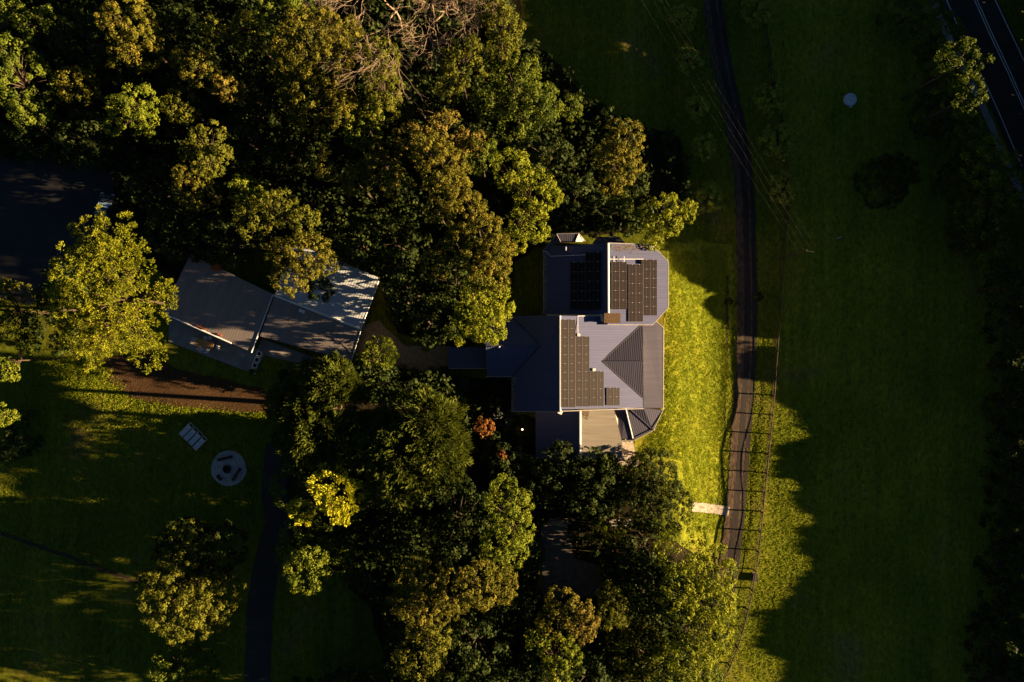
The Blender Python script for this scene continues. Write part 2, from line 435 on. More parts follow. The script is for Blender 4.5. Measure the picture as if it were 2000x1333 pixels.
# main block
hs("roof_slope", [(1094,617,9.0),(1094,803,9.0),(1000,803,5.6),(1000,735,5.6),(1056,675,7.62),(998,617,5.55)], "roof_blue")
hs("roof_slope", [(1094,617,9.02),(1094,800,9.02),(1256,797,5.0),(1255,777,5.0),(1176,706,6.96),(1251,636,5.06),(1251,620,5.06)], "roof_blue")
hs("roof_slope", [(1176,706,6.98),(1255,706,6.98),(1255,777,5.02),], "roof_slate")
hs("roof_slope", [(1176,706,6.98),(1251,636,5.08),(1255,636,5.08),(1255,706,6.98)], "roof_slate")
hs("roof_slope", [(1056,675,7.64),(949,675,7.64),(949,618,5.58),(998,617,5.58)], "roof_blue")
hs("roof_slope", [(1056,675,7.64),(1000,735,5.6),(951,735,5.6),(949,675,7.64)], "roof_blue")
wallprism(house, [(1004,1.8),(1004,5.5),(1094,8.8),(1249,4.85),(1249,1.8)], 622, 798)
verts = None
wallprism(house, [(955,1.8),(955,5.4),(1010,5.4),(1010,1.8)], 624, 729)
# gable ends (triangular infill under the cross gables)
for xx, zz0, yy in ((1252, 5.0, (636, 706, 777)), (953, 5.4, (622, 675, 731))):
    zt = 6.86 if xx > 1100 else 7.5
    a, b_, c = W(xx, yy[0], zz0), W(xx, yy[1], zt), W(xx, yy[2], zz0)
    off = Vector((-0.12, 0, 0))
    put("gable_wall", pymesh("gable_wall", [a, b_, c, a+off, b_+off, c+off], [(0,1,2),(5,4,3),(0,3,4,1),(1,4,5,2),(2,5,3,0)]), "paint_cream", house)
# north block
hs("roof_slope", [(1187,476,7.5),(1187,614,7.5),(1062,614,5.3),(1062,490,5.3),(1070,481,5.45)], "roof_blue")
hs("roof_slope", [(1187,476,7.52),(1187,634,7.52),(1274,634,5.95),(1304,601,5.35),(1304,511,5.35),(1272,479,5.95)], "roof_blue")
wallprism(house, [(1067,1.8),(1067,5.2),(1187,7.3),(1268,5.8),(1268,1.8)], 482, 628)
wallprism(house, [(1262,1.8),(1262,5.2),(1299,5.15),(1299,1.8)], 512, 600)
# north dormer with its cream gable, lean-to, hip edge
hs("roof_slope", [(1062,490,5.28),(1088,458,6.3),(1095,473,5.9),(1072,486,5.4)], "roof_slate")
hs("roof_slope", [(1087,457,7.3),(1130,456,7.3),(1123,474,6.2),(1095,474,6.2)], "roof_slate")
hs("gable_wall", [(1130.5,457.5,7.2),(1124,472.5,6.15),(1144,472.5,4.9)], "paint_cream", 0.06)
for a, b_ in (((1130.5,456,7.35),(1123,474,6.25)), ((1130.5,456,7.35),(1146,475,4.95)), ((1087,457,7.35),(1130.5,456,7.35)), ((1087,457,7.35),(1095.5,474,6.25)), ((1061.5,490,5.4),(1086,459,6.5))):
    bar("barge_board", W(*a), W(*b_), 0.035, "gutter_metal", house, 4)
hs("roof_slope", [(1166,463,5.0),(1210,463,5.0),(1222,476,5.4),(1157,476,5.4)], "roof_slate")
# verandah and its turned corner
hs("verandah_roof", [(1256,632,4.9),(1281,629,4.6),(1295,641,4.4),(1294,797,4.4),(1257,797,4.9)], "roof_slate")
fan_in = [(1200,798,4.55),(1221,798,4.75),(1228,798,4.75),(1257,797.5,4.9)]
fan_out = [(1214,860,4.05),(1237,860,4.05),(1275,840,4.1),(1294,802,4.38)]
for i in range(3):
    hs("verandah_roof", [fan_in[i], fan_in[i+1], fan_out[i+1], fan_out[i]], "roof_slate")
bar("hip_cap", W(1222,798,4.83), W(1237,860,4.12), 0.07, "metal_white", house)
bar("hip_cap", W(1229,798,4.83), W(1275,840,4.16), 0.05, "roof_slate", house)
hs("verandah_floor", [(1254,640,2.35),(1290,645,2.35),(1290,797,2.35),(1272,836,2.35),(1236,855,2.35),(1215,855,2.35),(1215,800,2.35),(1254,797,2.35)], "timber_dark", 0.3)
for p in ((1290,650),(1290,686),(1290,722),(1290,758),(1290,795),(1272,836),(1236,855),(1217,855)):
    a = W(p[0], p[1], 2.2); b_ = Vector((a.x, a.y, 4.28)); bar("verandah_post", a, b_, 0.06, "paint_cream", house, 6)
# south wing
hs("roof_slope", [(1133,804,5.2),(1133,899,5.2),(1046,897,4.1),(1046,804,4.1)], "roof_blue")
hs("roof_slope", [(1133,801,5.22),(1199,799,4.66),(1214,860,4.53),(1216,896,4.5),(1133,897,5.22)], "roof_old")
wallprism(house, [(1052,1.8),(1052,4.0),(1133,5.05),(1207,4.4),(1207,1.8)], 806, 892)
# west porch
hs("porch_roof", [(875,679,4.5),(951,679,4.65),(951,719,4.65),(877,719,4.5)], "roof_blue")
for p in ((879,683),(880,715)):
    a = W(p[0], p[1], 1.9); bar("porch_post", a, Vector((a.x, a.y, 4.4)), 0.06, "paint_cream", house, 6)
# ridge caps, gutters
def ridge(a, b_, r=0.10, mat="metal_white", name="ridge_cap"):
    bar(name, W(*a), W(*b_), r, mat, house)
ridge((1094,617,9.06),(1094,803,9.06), .09)
ridge((1188,476,7.56),(1188.5,614,7.56), .13)
ridge((1133,802,5.26),(1133,899,5.26), .12)
ridge((949,675,7.68),(1056,675,7.68), .06, "roof_blue")
ridge((1176,706,7.02),(1255,706,7.02), .06, "roof_slate")
gp = [((1000,736,5.55),(1000,804,5.55)),((1000,804,5.6),(1094,804.5,8.95)),((1095,803.5,8.95),(1257,798.5,4.95)),((1062,490,5.28),(1062,614,5.28)),
      ((1186,634.5,7.5),(1274,635,5.9)),((1274,635,5.9),(1305,601,5.3)),((1305,601,5.3),(1305,511,5.3)),((1305,511,5.3),(1272,478,5.9)),((1272,478,5.9),(1187,475,7.5)),
      ((1296,641,4.38),(1295.5,800,4.38)),((1295.5,800,4.38),(1276,841,4.25)),((1276,841,4.25),(1237,861,4.25)),((1237,861,4.25),(1214,861,4.3)),((1282,628,4.58),(1296,641,4.38)),
      ((949,736,5.56),(1000,736,5.56)),((950,617,5.56),(998,616.5,5.56)),((1216.5,862,4.05),(1217,896,4.05)),((876,720,4.46),(951,720,4.6))]
for a, b_ in gp: bar("gutter", W(*a), W(*b_), 0.055, "gutter_metal", house, 5)
# valleys flashing
for a, b_ in (((1176,706,7.0),(1251,636,5.1)),((1176,706,7.0),(1255,777,5.05)),((1056,675,7.66),(998,617,5.6)),((1056,675,7.66),(1000,735,5.63))):
    bar("valley_flashing", W(*a), W(*b_), 0.05, "steel_black", house, 4)
# chimney
bm = bmesh.new()
p = W(1195, 622, 8.0)
bm_box(bm, (p.x, p.y, 7.0), (1.70, 0.98, 2.5)); chim = put("chimney", bm_mesh("chimney", bm), "brick_brown", house)
bm = bmesh.new(); bm_box(bm, (p.x, p.y, 8.31), (1.86, 1.14, 0.12)); put("cap", bm_mesh("cap", bm), "brick_brown", chim)
# white box at the ridge end, vents, pipes, roof boxes
def hbox(name, px, py, z, size, mat, rz=0.0):
    bm = bmesh.new(); q = W(px, py, z); bm_box(bm, q, size, rz); return put(name, bm_mesh(name, bm), mat, house)
hbox("aerial_box", 1094.5, 805, 8.7, (.48, .48, .3), "paint_white", R(-25))
hbox("junction_box", 1130.5, 654.5, 8.35, (.34, .30, .22), "paint_white")
hbox("junction_box", 1160.5, 722.5, 7.62, (.34, .30, .22), "paint_white")
hbox("vent_pipe", 1105.5, 486.5, 6.45, (.12, .42, .6), "metal_white")
hbox("solar_heater", 1253.5, 512, 6.5, (.22, .5, .35), "steel_black")
hbox("vent_pipe", 995, 690, 5.9, (.25, .12, .5), "paint_white", R(30))
hbox("vent_pipe", 976, 678, 7.85, (.2, .12, .14), "paint_white", R(30))
bm = bmesh.new(); bm_tube(bm, [W(1128.5,618,8.2), W(1128.8,652,8.4)], .035, 5); bm_tube(bm, [W(1128.5,617.5,8.2), W(1149,617.5,7.75)], .035, 5); put("conduit", bm_mesh("conduit", bm), "metal_white", house)
bm = bmesh.new(); bm_tube(bm, [W(1191,506.5,7.52), W(1257,506.5,6.4)], .035, 5)
for xx in (1199, 1219): bm_tube(bm, [W(xx,501,7.4), W(xx,512,7.4)], .035, 5)
put("conduit", bm_mesh("conduit", bm), "metal_white", house)
bm = bmesh.new(); bm_tube(bm, [W(1060,491,5.45), W(1068,492,5.5), W(1075,501,5.65), W(1143,498,6.85)], .03, 5); put("conduit", bm_mesh("conduit", bm), "metal_white", house)

# solar arrays: (x0,x1,y0,y1,count, z at x0, z at x1)
def zmain(px): return 9.02 - (px-1094)/162.0*4.02
def znr(px): return 7.52 - (px-1187)/117.0*2.17
def znl(px): return 7.5 - (1187-px)/125.0*2.2
ARR = [(1114,1143,513,606,5,znl),(1143.6,1175,493,606,6,znl),(1195,1224,512,605,5,znr),(1228,1255.6,517,629,6,znr),(1256,1283,508,617,6,znr),
       (1096.5,1123.5,625,796,10,zmain),(1124,1151,658,794.5,8,zmain),(1153,1179,726,793.5,4,zmain),(1185,1210,758,792.5,2,zmain)]
for (x0, x1, y0, y1, cnt, zf) in ARR:
    for i in range(cnt):
        ya = y0 + (y1-y0)*i/cnt; yb = y0 + (y1-y0)*(i+1)/cnt - 0.45
        lift = 0.16
        a, b_, c, d = W(x0, ya, zf(x0)+lift), W(x1, ya, zf(x1)+lift), W(x1, yb, zf(x1)+lift), W(x0, yb, zf(x0)+lift)
        n = (b_-a).cross(c-b_); n = n if n.z > 0 else -n; n.normalize()
        verts = [a, b_, c, d] + [q - n*.045 for q in (a, b_, c, d)]
        L = (b_-a).length; Wd = (d-a).length
        uvs = [(0, 0), (.84*2, 0), (.84*2, 1.04), (0, 1.04)]*2
        pan = put("solar_panel", pymesh("solar_panel", verts, [(3,2,1,0),(4,5,6,7),(0,1,5,4),(1,2,6,5),(2,3,7,6),(3,0,4,7)], uvs), "solar_cells", house)
        # frame: raised rim and the middle bar
        bm = bmesh.new()
        up = n*.012
        m1, m2 = (a+b_)/2, (d+c)/2
        for s, e, w in ((a, b_, .011), (d, c, .011), (a, d, .013), (b_, c, .013), (m1, m2, .016)):
            bm_tube(bm, [s+up, e+up], w, 4)
        put("frame", bm_mesh("frame", bm), "panel_frame", pan)
        # clamp dots
        for t in (.25, .75):
            bm = bmesh.new(); q = a + (b_-a)*t + n*.03; bm_box(bm, q, (.065, .065, .03))
            put("clamp", bm_mesh("clamp", bm), "metal_white", pan)

def roof_litter():
    rng = np.random.default_rng(5)
    P = []
    for _ in range(260):
        x = rng.uniform(1190, 1270); y = 478 + abs(rng.normal(0, 7)); P.append(W(x, y, znr(x)+.03))
    for _ in range(160):
        y = rng.uniform(738, 800); x = 1001 + abs(rng.normal(0, 2.5)); P.append(W(x, y, 5.62+(x-1000)*.0362+.03))
    for _ in range(120):
        y = rng.uniform(495, 612); x = 1064 + abs(rng.normal(0, 2)); P.append(W(x, y, znl(x)+.03))
    for _ in range(160):
        x = rng.uniform(1135, 1150); y = 802 + abs(rng.normal(0, 6)); P.append(W(x, y, 5.26-(x-1133)*.0085))
    P = np.array([tuple(p) for p in P]); n = len(P)
    a = rng.uniform(0, 6.28, n); L = rng.uniform(.05, .13, (n, 1))
    t = np.stack([np.cos(a), np.sin(a), np.zeros(n)], 1)*L; b = np.stack([-np.sin(a), np.cos(a), np.zeros(n)], 1)*L*.6
    o = put("roof_litter", leaf_mesh("roof_litter", P.astype(np.float32), t, b, rng.random(n)), "dry_leaf", house); o["kind"] = "stuff"
# garden lamp by the west wall (lit in the photo)
p = G(1020, 838)
gl = empty("garden_lamp", p, "small glowing garden lamp in the dark bed beside the south wing", "lamp")
bm = bmesh.new(); bm_tube(bm, [p, p+Vector((0,0,.55))], .035, 6); put("post", bm_mesh("post", bm), "steel_black", gl)
bm = bmesh.new(); bmesh.ops.create_icosphere(bm, subdivisions=2, radius=.11)
bmesh.ops.translate(bm, verts=bm.verts, vec=p+Vector((0,0,.63))); put("globe", bm_mesh("globe", bm, True), "lamp_glow", gl)

# ------------------------------------------------------------------ studio
studio = empty("studio_building", (*W(530, 600, 2)[:2], 2.0), "low grey metal roofed studio in three skewed roof sections among the trees", "building")
def ss(name, pts, mat, thick=0.10, udir=None):
    return slab(name, [W(*p) for p in pts], mat, studio, thick, udir=udir)
ud = (W(491,688,4.6) - W(315,610,4.6))
ss("roof_slope", [(316,611,4.6),(491,688,4.6),(533,575,5.5),(372,497,5.5)], "roof_studio")
ss("roof_slope", [(537,574,5.9),(704,641,5.9),(741,543,5.1),(572,474,5.1)], "roof_zinc")
ss("roof_slope", [(536,579,5.88),(704,645,5.88),(686,706,5.0),(508,657,5.0)], "roof_studio")
def swall(pts, z1):
    vs = [W(p[0], p[1], 1.85) for p in pts] + [W(p[0], p[1], z1) for p in pts]
    for i in range(len(pts)): vs[i].x, vs[i].y = vs[i+len(pts)].x, vs[i+len(pts)].y
    k = len(pts)
    me = pymesh("wall", vs, [tuple(range(k)), tuple(range(2*k-1, k-1, -1))]+[(i, (i+1) % k, (i+1) % k + k, i+k) for i in range(k)])
    bm = bmesh.new(); bm.from_mesh(me); bmesh.ops.recalc_face_normals(bm, faces=bm.faces); bm.to_mesh(me); bm.free()
    put("wall", me, "concrete", studio)
swall([(330,608),(484,676),(524,574),(382,506)], 4.45)
swall([(516,652),(683,694),(732,548),(578,486)], 4.9)
bar("ridge_cap", W(536,577,5.97), W(705,643,5.97), .13, "metal_white", studio)
bar("gutter", W(316,611,4.6), W(452,671,4.6), .09, "metal_white", studio)
bar("gutter", W(491,689,4.62), W(534,575,5.55), .07, "metal_white", studio)
bar("gutter", W(742,543,5.05), W(705,642,5.9), .06, "metal_white", studio)
bar("gutter", W(705,645,5.9), W(686,706,5.0), .05, "metal_white", studio)
bm = bmesh.new(); q = W(590, 608, 5.75); bm_box(bm, q, (.7, .35, .35), R(-22)); put("vent_box", bm_mesh("vent_box", bm), "metal_white", studio)
for xx, yy in ((388,637.5),(398,642),(429,654)):
    bm = bmesh.new(); q = W(xx, yy, 4.74); bm_box(bm, q, (.55, .16, .12), R(-23)); put("leaf_heap", bm_mesh("leaf_heap", bm), "rust_red", studio)
# red pot behind the studio
p = W(425, 522, 5.36)
pot = empty("red_drum", p, "round rust red drum standing on the studio roof under the trees", "drum")
bm = bmesh.new(); bmesh.ops.create_cone(bm, cap_ends=True, segments=16, radius1=.50, radius2=.58, depth=.5); bmesh.ops.translate(bm, verts=bm.verts, vec=p+Vector((0,0,.27)))
put("shell", bm_mesh("shell", bm), "rust_red", pot)
bm = bmesh.new(); bm_tube(bm, [p+Vector((.57*math.cos(a), .57*math.sin(a), .53)) for a in [2*math.pi*i/16 for i in range(17)]], .04, 5, False); put("rim", bm_mesh("rim", bm), "rust_red", pot)

# ------------------------------------------------------------------ furniture
def loc_parts(root, parts):
    for name, mat, boxes in parts:
        bm = bmesh.new()
        for bx in boxes:
            if len(bx) == 3 and bx[0] == 'tube': bm_tube(bm, bx[1], bx[2], 6)
            else: bm_box(bm, bx[0], bx[1], bx[2] if len(bx) > 2 and not hasattr(bx[2], 'to_euler') else 0.0, bx[3] if len(bx) > 3 else None)
        me = bm_mesh(name, bm); o = put(name, me, mat, root, False)
# dining table
p = G(404, 672, .07)
tab = empty("outdoor_table", p, "long tan timber outdoor table on the studio patio", "table", rz=R(-15))
loc_parts(tab, [("tabletop", "timber_tan", [((0,0,.74), (2.3,1.0,.05))])] + [("leg", "timber_dark", [((sx*1.0, sy*.4, .36), (.08,.08,.71))]) for sx in (-1,1) for sy in (-1,1)])
from mathutils import Matrix
def chair(px, py, rz, label):
    p = G(px, py, .07)
    c = empty("patio_chair", p, label, "chair", "white chairs around the patio table", R(rz))
    loc_parts(c, [("seat", "metal_white", [((0,0,.44),(.44,.44,.04))]), ("backrest", "metal_white", [((0,-.21,.68),(.42,.04,.40))])]
              + [("leg", "metal_white", [((sx*.19, sy*.19, .21),(.035,.035,.42))]) for sx in (-1,1) for sy in (-1,1)])
chair(385, 664, 75-180, "white patio chair at the left end of the tan table")
chair(404, 661, 165, "white patio chair tucked behind the tan table against the studio")
chair(413.5, 660, 130, "white patio chair turned askew behind the tan table by the eave")
chair(428.5, 678.5, 75, "white patio chair at the right end of the tan table")
chair(398, 682, -15, "white patio chair in front of the tan table, left of its neighbour")
chair(408, 686, -15, "white patio chair in front of the tan table, nearest the lawn")
# square planters
PL = [(508,691.5,"empty white square planter frame nearest the studio corner"),(503.5,703,"second white square planter frame counting from the studio corner"),(499.5,714,"third white square planter frame counting from the studio corner"),(496,725,"white square planter frame at the end of the row with a yellow plant")]
for px, py, lab in PL:
    c = empty("planter_box", G(px, py), lab, "planter", "square white planters in a row", R(-17))
    loc_parts(c, [("side", "metal_white", [((s*.27, 0, .2),(.09,.63,.4))]) for s in (-1,1)] + [("side", "metal_white", [((0, s*.27, .2),(.45,.09,.4))]) for s in (-1,1)] + [("soil", "soil", [((0,0,.14),(.44,.44,.24))])])
# loungers
LG = [(366,839,"grey sun lounger at the sunlit end of the row on the lawn"),(375,847.5,"second grey sun lounger from the sunlit strip on the lawn"),(384,856,"third grey sun lounger from the sunlit strip on the lawn"),(392.5,865.5,"grey sun lounger at the end nearest the fire pit")]
for px, py, lab in LG:
    c = empty("sun_lounger", G(px, py), lab, "sun lounger", "sun loungers side by side on the lawn", R(45))
    tilt = Matrix.Rotation(R(-26), 3, 'Y')
    loc_parts(c, [("frame", "metal_white", [((0, s*.30, .28),(1.95,.045,.06)) for s in (-1,1)] + [((s*.97,0,.28),(.045,.64,.06)) for s in (-1,1)]),
                  ("mattress", "fabric_grey", [((-.33,0,.345),(1.22,.60,.07))]),
                  ("backrest", "fabric_grey", [((.50,0,.46),(.56,.60,.06), 0.0, tilt)])]
              + [("leg", "metal_white", [((sx*.8, sy*.29, .125),(.05,.05,.25))]) for sx in (-1,1) for sy in (-1,1)])
# fire pit and log seats
p = G(445, 916, .05)
fp = empty("fire_pit", p, "round black steel fire pit at the centre of the gravel circle", "fire pit")
bm = bmesh.new()
prof = [(.40,.0),(.50,.30),(.52,.32),(.46,.32),(.36,.08),(.0,.06)]
N = 24; rings = [[bm.verts.new((r*math.cos(2*math.pi*i/N), r*math.sin(2*math.pi*i/N), z)) for i in range(N)] for r, z in prof[:-1]]
cv = bm.verts.new((0, 0, .06))
for a in range(len(rings)-1):
    for i in range(N): bm.faces.new((rings[a][i], rings[a][(i+1)%N], rings[a+1][(i+1)%N], rings[a+1][i]))
for i in range(N): bm.faces.new((rings[-1][i], rings[-1][(i+1)%N], cv))
put("bowl", bm_mesh("bowl", bm), "steel_black", fp, False)
bm = bmesh.new()
for k in range(5): bm_tube(bm, [(.25*math.cos(k*1.3), .25*math.sin(k*1.3), .10), (-.2*math.cos(k*1.3+.4), -.2*math.sin(k*1.3+.4), .17)], .045, 6)
put("charred_wood", bm_mesh("charred_wood", bm), "timber_dark", fp, False)
for px, py, L, rz, lab in ((441.5,894.5,1.9,13,"long dark timber bench on the side of the gravel circle nearest the loungers"),(464,926,1.8,58,"dark timber bench on the gravel circle facing the side driveway"),(430,932.5,.75,-52,"short dark timber stool on the lower edge of the gravel circle")):
    c = empty("log_bench", G(px, py, .05), lab, "bench", "timber seats around the fire pit", R(rz))
    loc_parts(c, [("seat", "timber_dark", [((0,0,.38),(L,.34,.09))])] + [("leg", "timber_dark", [((s*L*.36,0,.17),(.14,.28,.34))]) for s in (-1,1)])

# parked ute
p = G(212, 420, .06)
car = empty("parked_ute", p, "dark parked utility vehicle with white roof bars half under the trees", "vehicle", rz=R(-9))
def prism_y(name, prof, w, mat, parent, w2=None):
    """profile in local (y,z), extruded over x"""
    k = len(prof); w2 = w2 or [w]*k
    verts = [(-w2[i]/2, prof[i][0], prof[i][1]) for i in range(k)] + [(w2[i]/2, prof[i][0], prof[i][1]) for i in range(k)]
    me = pymesh(name, verts, [tuple(range(k)), tuple(range(2*k-1, k-1, -1))]+[(i, i+k, (i+1)%k+k, (i+1)%k) for i in range(k)])
    bm = bmesh.new(); bm.from_mesh(me); bmesh.ops.recalc_face_normals(bm, faces=bm.faces); bm.to_mesh(me); bm.free()
    return put(name, me, mat, parent, False)
prism_y("body", [(-2.5,.45),(-2.55,1.0),(-.55,1.05),(1.3,1.08),(2.35,.95),(2.5,.45)], 1.82, "car_paint", car)
prism_y("cab", [(-.6,1.05),(-.5,1.62),(.45,1.68),(.62,1.64),(1.32,1.06)], 1.7, "car_paint", car, [1.74,1.42,1.42,1.46,1.7])
prism_y("windscreen", [(.60,1.67),(1.34,1.09),(1.31,1.05),(.57,1.62)], 1.4, "glass_sky_reflection", car, [1.36,1.6,1.6,1.36])
for y in (.28, -.02, -.30):
    bm = bmesh.new(); bm_box(bm, (0, y, 1.80), (1.36, .075, .05)); bm_box(bm, (-.6, y, 1.73), (.05,.05,.12)); bm_box(bm, (.6, y, 1.73), (.05,.05,.12)); put("roof_bar", bm_mesh("roof_bar", bm), "metal_white", car, False)
prism_y("tray", [(-2.5,1.0),(-2.5,1.18),(-.65,1.18),(-.65,1.04)], 1.7, "steel_black", car)
for sx in (-1,1):
    for y in (-1.6,1.6):
        bm = bmesh.new(); bm_tube(bm, [(sx*.72,y,.36),(sx*.95,y,.36)], .36, 16); wh = put("wheel", bm_mesh("wheel", bm), "tyre", car, False)
        bm = bmesh.new(); bm_tube(bm, [(sx*.945,y,.36),(sx*.965,y,.36)], .22, 12); put("rim", bm_mesh("rim", bm), "metal_white", wh, False)
    bm = bmesh.new(); bm_box(bm, (sx*.66, 2.42, .82), (.34,.12,.16)); put("headlight", bm_mesh("headlight", bm), "metal_white", car, False)
    bm = bmesh.new(); bm_box(bm, (sx*1.02, 1.0, 1.12), (.24,.12,.16)); put("mirror", bm_mesh("mirror", bm), "car_paint", car, False)

# septic lid, marker, trough box
p = G(1659, 196)
lid = empty("round_tank", p, "pale blue round concrete tank lid in the shaded paddock", "tank")
bm = bmesh.new(); bmesh.ops.create_cone(bm, cap_ends=True, segments=24, radius1=.80, radius2=.78, depth=.35); bmesh.ops.translate(bm, verts=bm.verts, vec=p+Vector((0,0,.16))); put("shell", bm_mesh("shell", bm), "lid_blue", lid)
bm = bmesh.new(); bmesh.ops.create_cone(bm, cap_ends=True, segments=16, radius1=.26, radius2=.24, depth=.08); bmesh.ops.translate(bm, verts=bm.verts, vec=p+Vector((.1,.05,.38))); put("hatch", bm_mesh("hatch", bm), "lid_blue", lid)
bm = bmesh.new(); bm_box(bm, p+Vector((.1,-.82,.10)), (.3,.3,.22)); put("inlet", bm_mesh("inlet", bm), "lid_blue", lid)
for px, py, rz, lab in ((1638,465,20,"thin white marker stake lying in the open paddock"),(1164,205,-30,"small white stake at the edge of the scrub on the upper lawn")):
    g = G(px, py)
    mk = empty("marker_stake", g, lab, "stake", rz=R(rz))
    loc_parts(mk, [("stake", "paint_white", [((0,0,.06),(.62,.06,.06))]), ("tip", "paint_white", [((.34,0,.06),(.07,.04,.04))])])
p = G(1473, 1127)
tb = empty("fence_box", p, "dark green box standing on the fence line above the sunlit paddock", "box", rz=R(-6))
loc_parts(tb, [("body", "steel_black", [((0,0,.20),(.52,.98,.32))]), ("lid", "steel_black", [((.01,0,.39),(.58,1.04,.05))]), ("plinth", "concrete", [((0,0,.03),(.62,1.1,.10))])])

# ------------------------------------------------------------------ paddock fence
FL = [(1480,-20),(1492,70),(1502,140),(1512,190),(1524,250),(1531,330),(1533,390),(1529,460),(1523,520),(1518,600),(1512,690),(1506,780),(1497,870),(1488,960),(1480,1040),(1474,1090),(1464,1150),(1450,1210),(1432,1270),(1405,1330),(1390,1365)]
def along(line, step):
    g = [G(*p) for p in line]; out = [g[0]]; acc = 0.0
    for a, b_ in zip(g, g[1:]):
        L = (b_-a).length; t = step-acc
        while t <= L:
            out.append(a+(b_-a)*(t/L)); t += step
        acc = L-(t-step)
    return out
fence = empty("paddock_fence", G(1512, 690), "dark post and rail fence running along the right side of the driveway", "fence")
posts = along(FL, 2.45)
pm = bmesh.new(); bm_box(pm, (0,0,.56), (.15,.15,1.36)); pm = bm_mesh("post", pm); pm.materials.append(MATS["timber_dark"])
fb = fence.location
for i, q in enumerate(posts):
    o = bpy.data.objects.new("post", pm); COL.objects.link(o); o.parent = fence
    q.z = terrain(q.x, q.y); o.location = q - fb; o.rotation_euler = (rng0.uniform(-.03,.03), rng0.uniform(-.03,.03), rng0.uniform(-.2,.2))
    if i+1 < len(posts):
        q2 = posts[i+1]; z2 = terrain(q2.x, q2.y)
        for hh, r in ((1.16,.07),(.62,.022),(.30,.022)):
            bar("rail", Vector((q.x,q.y,q.z+hh)), Vector((q2.x,q2.y,z2+hh)), r, "timber_dark", fence, 4)

# ------------------------------------------------------------------ overhead wires
WR = [(1260,1553,"outermost left overhead wire crossing above the driveway"),(1283,1566,"second overhead wire from the left crossing above the driveway"),(1297,1580,"second overhead wire from the right crossing above the driveway"),(1308,1593,"outermost right overhead wire crossing above the driveway")]
for i, (xa, xb, lab) in enumerate(WR):
    za = 8.6 + .25*(i % 2)
    A = W(xa, 0, za); B = W(xb, 490, za-.6)
    D = B-A
    pts = []
    for k in range(41):
        t = -0.6 + 1.6*k/40
        q = A + D*t; q.z = 8.6 + .25*(i % 2) - 1.0*(1-((t-.2)/.8)**2)
        pts.append(q)
    bm = bmesh.new(); bm_tube(bm, pts, .0045, 4)
    o = put("overhead_wire", bm_mesh("overhead_wire", bm), "wire"); tag(o, lab, "wire", "overhead wires above the driveway")

top = W(1573, 490, 8.5)
pole = empty("power_pole", (top.x, top.y, terrain(top.x, top.y)), "slim dark timber power pole in the shaded paddock where the wires end", "pole", rz=R(-10))
loc_parts(pole, [("shaft", "timber_dark", [('tube', [(0,0,-.2),(0,0,8.9)], .11)]), ("crossarm", "bitumen", [((0,0,8.48),(2.0,.06,.05))])])
# ------------------------------------------------------------------ trees
def leaf_mesh(name, P, T, B, tint):
    """rhombus leaves: centre P, half axes T and B"""
    n = len(P)
    co = np.empty((n, 4, 3), np.float32)
    co[:, 0] = P - T; co[:, 1] = P - B; co[:, 2] = P + T; co[:, 3] = P + B
    me = bpy.data.meshes.new(name)
    me.vertices.add(n*4); me.vertices.foreach_set("co", co.ravel())
    me.loops.add(n*4); me.loops.foreach_set("vertex_index", np.arange(n*4, dtype=np.int32))
    me.polygons.add(n); me.polygons.foreach_set("loop_start", np.arange(0, n*4, 4, dtype=np.int32))
    at = me.attributes.new("tint", 'FLOAT', 'FACE'); at.data.foreach_set("value", tint.astype(np.float32))
    me.update(calc_edges=True)
    return me
def unit(v): return v/np.maximum(np.linalg.norm(v, axis=-1, keepdims=True), 1e-6)
SPEC = {  # clump radius, leaves per clump, leaf length, leaf width, style, material, cover
 'tuft':  (.46, 52, .20, .15, 'ball', 'leaf_tuft', 1.15, .06),
 'olive': (.52, 56, .20, .15, 'ball', 'leaf_olive', 1.15, .05),
 'green': (.60, 56, .23, .17, 'ball', 'leaf_green', 1.15, .06),
 'fresh': (.56, 54, .22, .16, 'ball', 'leaf_fresh', 1.15, .06),
 'bright':(.56, 54, .22, .16, 'ball', 'leaf_bright', 1.15, .06),
 'pine':  (.46, 58, .23, .10, 'needle', 'leaf_pine', 1.05, .10),
 'spray': (.62, 46, .62, .12, 'spray', 'leaf_spray', 1.70, .04),
 'yellow':(.50, 46, .30, .14, 'spray', 'leaf_yellow', 1.20, .08),
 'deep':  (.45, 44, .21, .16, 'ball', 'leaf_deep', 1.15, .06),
 'young': (.40, 44, .22, .15, 'ball', 'leaf_young_sunlit', 1.10, .08),
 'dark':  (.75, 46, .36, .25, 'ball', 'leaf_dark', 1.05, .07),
 'orange':(.28, 34, .20, .13, 'ball', 'leaf_orange', 1.20, .07),
 'rosy':  (.48, 38, .26, .19, 'ball', 'leaf_rosy', 1.05, .10),
 'silver':(.50, 44, .34, .14, 'spray', 'leaf_silver', 1.10, .07),
 'gold':  (.50, 44, .34, .15, 'spray', 'leaf_fresh', 1.00, .08),
}
